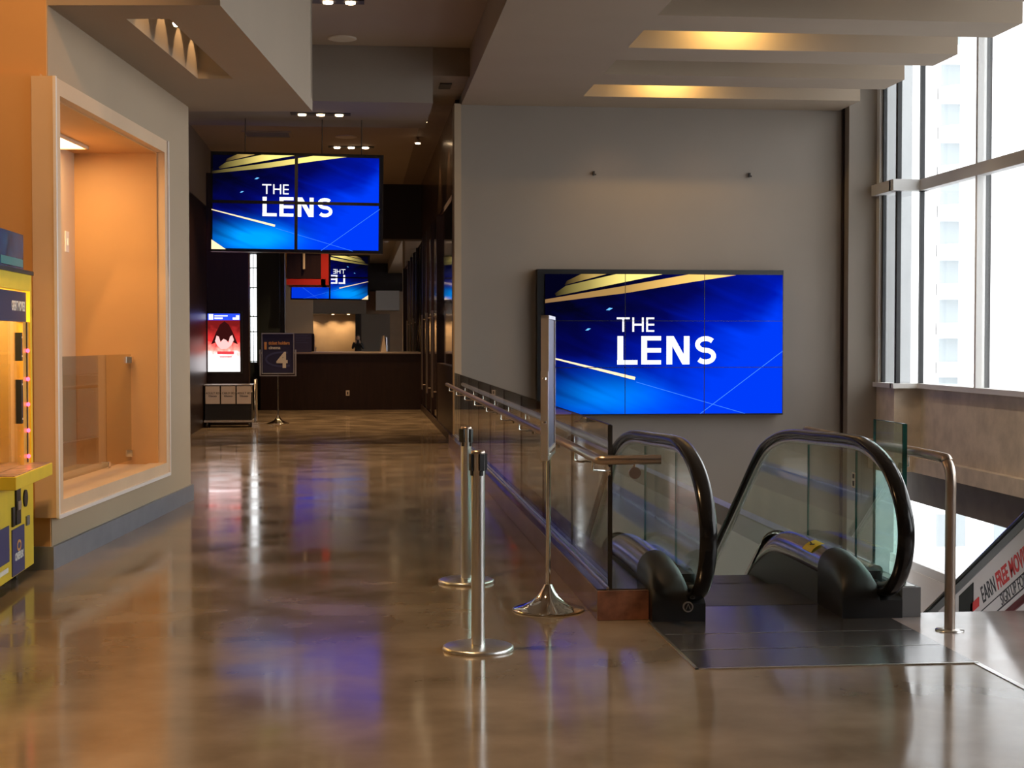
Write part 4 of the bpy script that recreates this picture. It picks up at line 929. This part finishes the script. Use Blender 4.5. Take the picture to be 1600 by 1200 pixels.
# ------------------------------------------------------------------ photographer (seen in the far mirror)
def person():
    root = thing('person', 'person in dark clothing holding up a phone, seen in the far mirror', 'person', (-0.02, -0.42, 0))
    J = {'pelvis': (0, 0, 0.95), 'waist': (0, 0, 1.10), 'chest': (0, 0.0, 1.32), 'neck': (0, 0.0, 1.49), 'head0': (0, 0.02, 1.56),
         'shl': (-0.19, 0, 1.42), 'ell': (-0.25, 0.08, 1.17), 'wrl': (-0.10, 0.30, 1.42),
         'shr': (0.19, 0, 1.42), 'elr': (0.25, 0.08, 1.17), 'wrr': (0.10, 0.30, 1.42),
         'hil': (-0.10, 0, 0.90), 'knl': (-0.12, 0.02, 0.50), 'anl': (-0.13, 0, 0.09), 'tol': (-0.15, 0.16, 0.04),
         'hir': (0.10, 0, 0.90), 'knr': (0.12, 0.02, 0.50), 'anr': (0.13, 0, 0.09), 'tor': (0.15, 0.16, 0.04)}
    Rd = {'pelvis': 0.14, 'waist': 0.13, 'chest': 0.15, 'neck': 0.065, 'head0': 0.06, 'shl': 0.075, 'ell': 0.055, 'wrl': 0.035, 'shr': 0.075, 'elr': 0.055, 'wrr': 0.035,
          'hil': 0.10, 'knl': 0.07, 'anl': 0.05, 'tol': 0.04, 'hir': 0.10, 'knr': 0.07, 'anr': 0.05, 'tor': 0.04}
    E = [('pelvis', 'waist'), ('waist', 'chest'), ('chest', 'neck'), ('neck', 'head0'), ('chest', 'shl'), ('shl', 'ell'), ('ell', 'wrl'), ('chest', 'shr'), ('shr', 'elr'), ('elr', 'wrr'),
         ('pelvis', 'hil'), ('hil', 'knl'), ('knl', 'anl'), ('anl', 'tol'), ('pelvis', 'hir'), ('hir', 'knr'), ('knr', 'anr'), ('anr', 'tor')]
    def skin(name, V, R, EE, m_, par):
        keys = list(V); me = bpy.data.meshes.new(name); me.from_pydata([V[k] for k in keys], [(keys.index(a), keys.index(b_)) for a, b_ in EE], [])
        o = bpy.data.objects.new(name, me); COL.objects.link(o); o.parent = par; me.materials.append(M[m_])
        md = o.modifiers.new('skin', 'SKIN')
        for i, k in enumerate(keys): me.skin_vertices[0].data[i].radius = (R[k], R[k])
        me.skin_vertices[0].data[0].use_root = True; md.use_smooth_shade = True
        s_ = o.modifiers.new('sub', 'SUBSURF'); s_.levels = 1; s_.render_levels = 1
        return o
    skin('body', J, Rd, E, 'blacksoft', root)
    hd = MB(); hd.lathe([(0.03, -0.11), (0.055, -0.09), (0.072, -0.03), (0.078, 0.03), (0.070, 0.08), (0.04, 0.112), (0.01, 0.12)], (0, 0.03, 1.665), 20)
    hd.prism([(0.10, 1.66), (0.128, 1.635), (0.10, 1.63)], 'x', -0.012, 0.012); hd.box(-0.09, -0.075, 0.01, 0.04, 1.63, 1.69); hd.box(0.075, 0.09, 0.01, 0.04, 1.63, 1.69)
    hd.build('head', 'skin', root)
    hr = MB(); hr.lathe([(0.083, 0.0), (0.084, 0.04), (0.076, 0.09), (0.045, 0.125), (0.01, 0.132)], (0, 0.012, 1.675), 20); hr.build('hair', 'hair', root)
    MB().box(-0.04, -0.022, 0.098, 0.106, 1.675, 1.683).box(0.022, 0.04, 0.098, 0.106, 1.675, 1.683).box(-0.025, 0.025, 0.10, 0.104, 1.605, 1.611).build('face_features', 'hair', root)
    for s_ in (-1, 1):
        V = {'w': (s_*0.10, 0.30, 1.42), 'p': (s_*0.095, 0.345, 1.48), 'k': (s_*0.088, 0.36, 1.52)}; R = {'w': 0.026, 'p': 0.028, 'k': 0.026}; EE = [('w', 'p'), ('p', 'k')]
        for i in range(4):
            V['a%d' % i] = (s_*0.088, 0.365, 1.515+0.02*i); V['b%d' % i] = (s_*0.080, 0.385, 1.515+0.021*i); V['c%d' % i] = (s_*0.055, 0.388, 1.515+0.021*i)
            R['a%d' % i] = 0.009; R['b%d' % i] = 0.008; R['c%d' % i] = 0.007; EE += [('k', 'a%d' % i), ('a%d' % i, 'b%d' % i), ('b%d' % i, 'c%d' % i)]
        V['t1'] = (s_*0.075, 0.345, 1.50); V['t2'] = (s_*0.055, 0.355, 1.53); R['t1'] = 0.010; R['t2'] = 0.008; EE += [('p', 't1'), ('t1', 't2')]
        skin('hand', V, R, EE, 'skin', root)
    return root
person()
ph = thing('phone', 'dark phone held up by the person', 'phone', (-0.0, -0.045, 1.55))
MB().box(-0.074, 0.074, -0.008, 0.0, -0.036, 0.036).build('phone_body', 'black', ph, 0.003)
MB().box(-0.066, 0.066, -0.0085, -0.008, -0.031, 0.031).build('phone_screen', 'darkglass', ph)

# ------------------------------------------------------------------ outside
struct('ground_outside', MB().box(8.7, 180, -60, 260, -12.3, -12), 'ground')
t = thing('balcony_tower', 'pale tower block with rounded balconies seen through the tall window', 'building', (46, 112, -12))
MB().box(-4.6, 0, 0, 14, 0, 70).build('facade', 'building_white', t)
MB().box(0, 12, 3, 14, 0, 70).build('facade_wing', 'building_white', t)
for k in range(20):
    z = 2+3*k
    pts = [(-1.75+0.0, 0.0)]+[(-0.1-1.6*math.cos(a), -1.9*math.sin(a)) for a in [PI/2*j/6 for j in range(7)]]+[(2.2, -1.9), (2.2, 3.0), (0, 3.0), (0, 0)]
    MB().prism(pts, 'z', z, z+0.9).build('balcony', 'building_white', t)
    MB().box(-1.5, 0.02, -0.02, 0.0, z+0.9, z+2.7).build('window', 'building_glass', t)
t = thing('concrete_tower', 'grey concrete facade close outside the first window bay', 'building', (9.1, 27, -12))
MB().box(-0.8, 1.09, 0, 3, 0, 30).build('facade', 'building_grey', t)
t = thing('low_white_building', 'white building with grey windows seen through the lower windows', 'building', (26, 58, -12))
MB().box(-8, 14, 0, 10, 0, 11.5).build('facade', 'building_white', t)
for x, z in ((-0.6, 7.9), (-3.0, 8.2), (1.2, 5.2), (-0.6, 5.4), (-3.0, 5.3)):
    MB().box(x, x+1.2, -0.05, 0.02, z, z+1.3).build('window', 'building_glass', t)
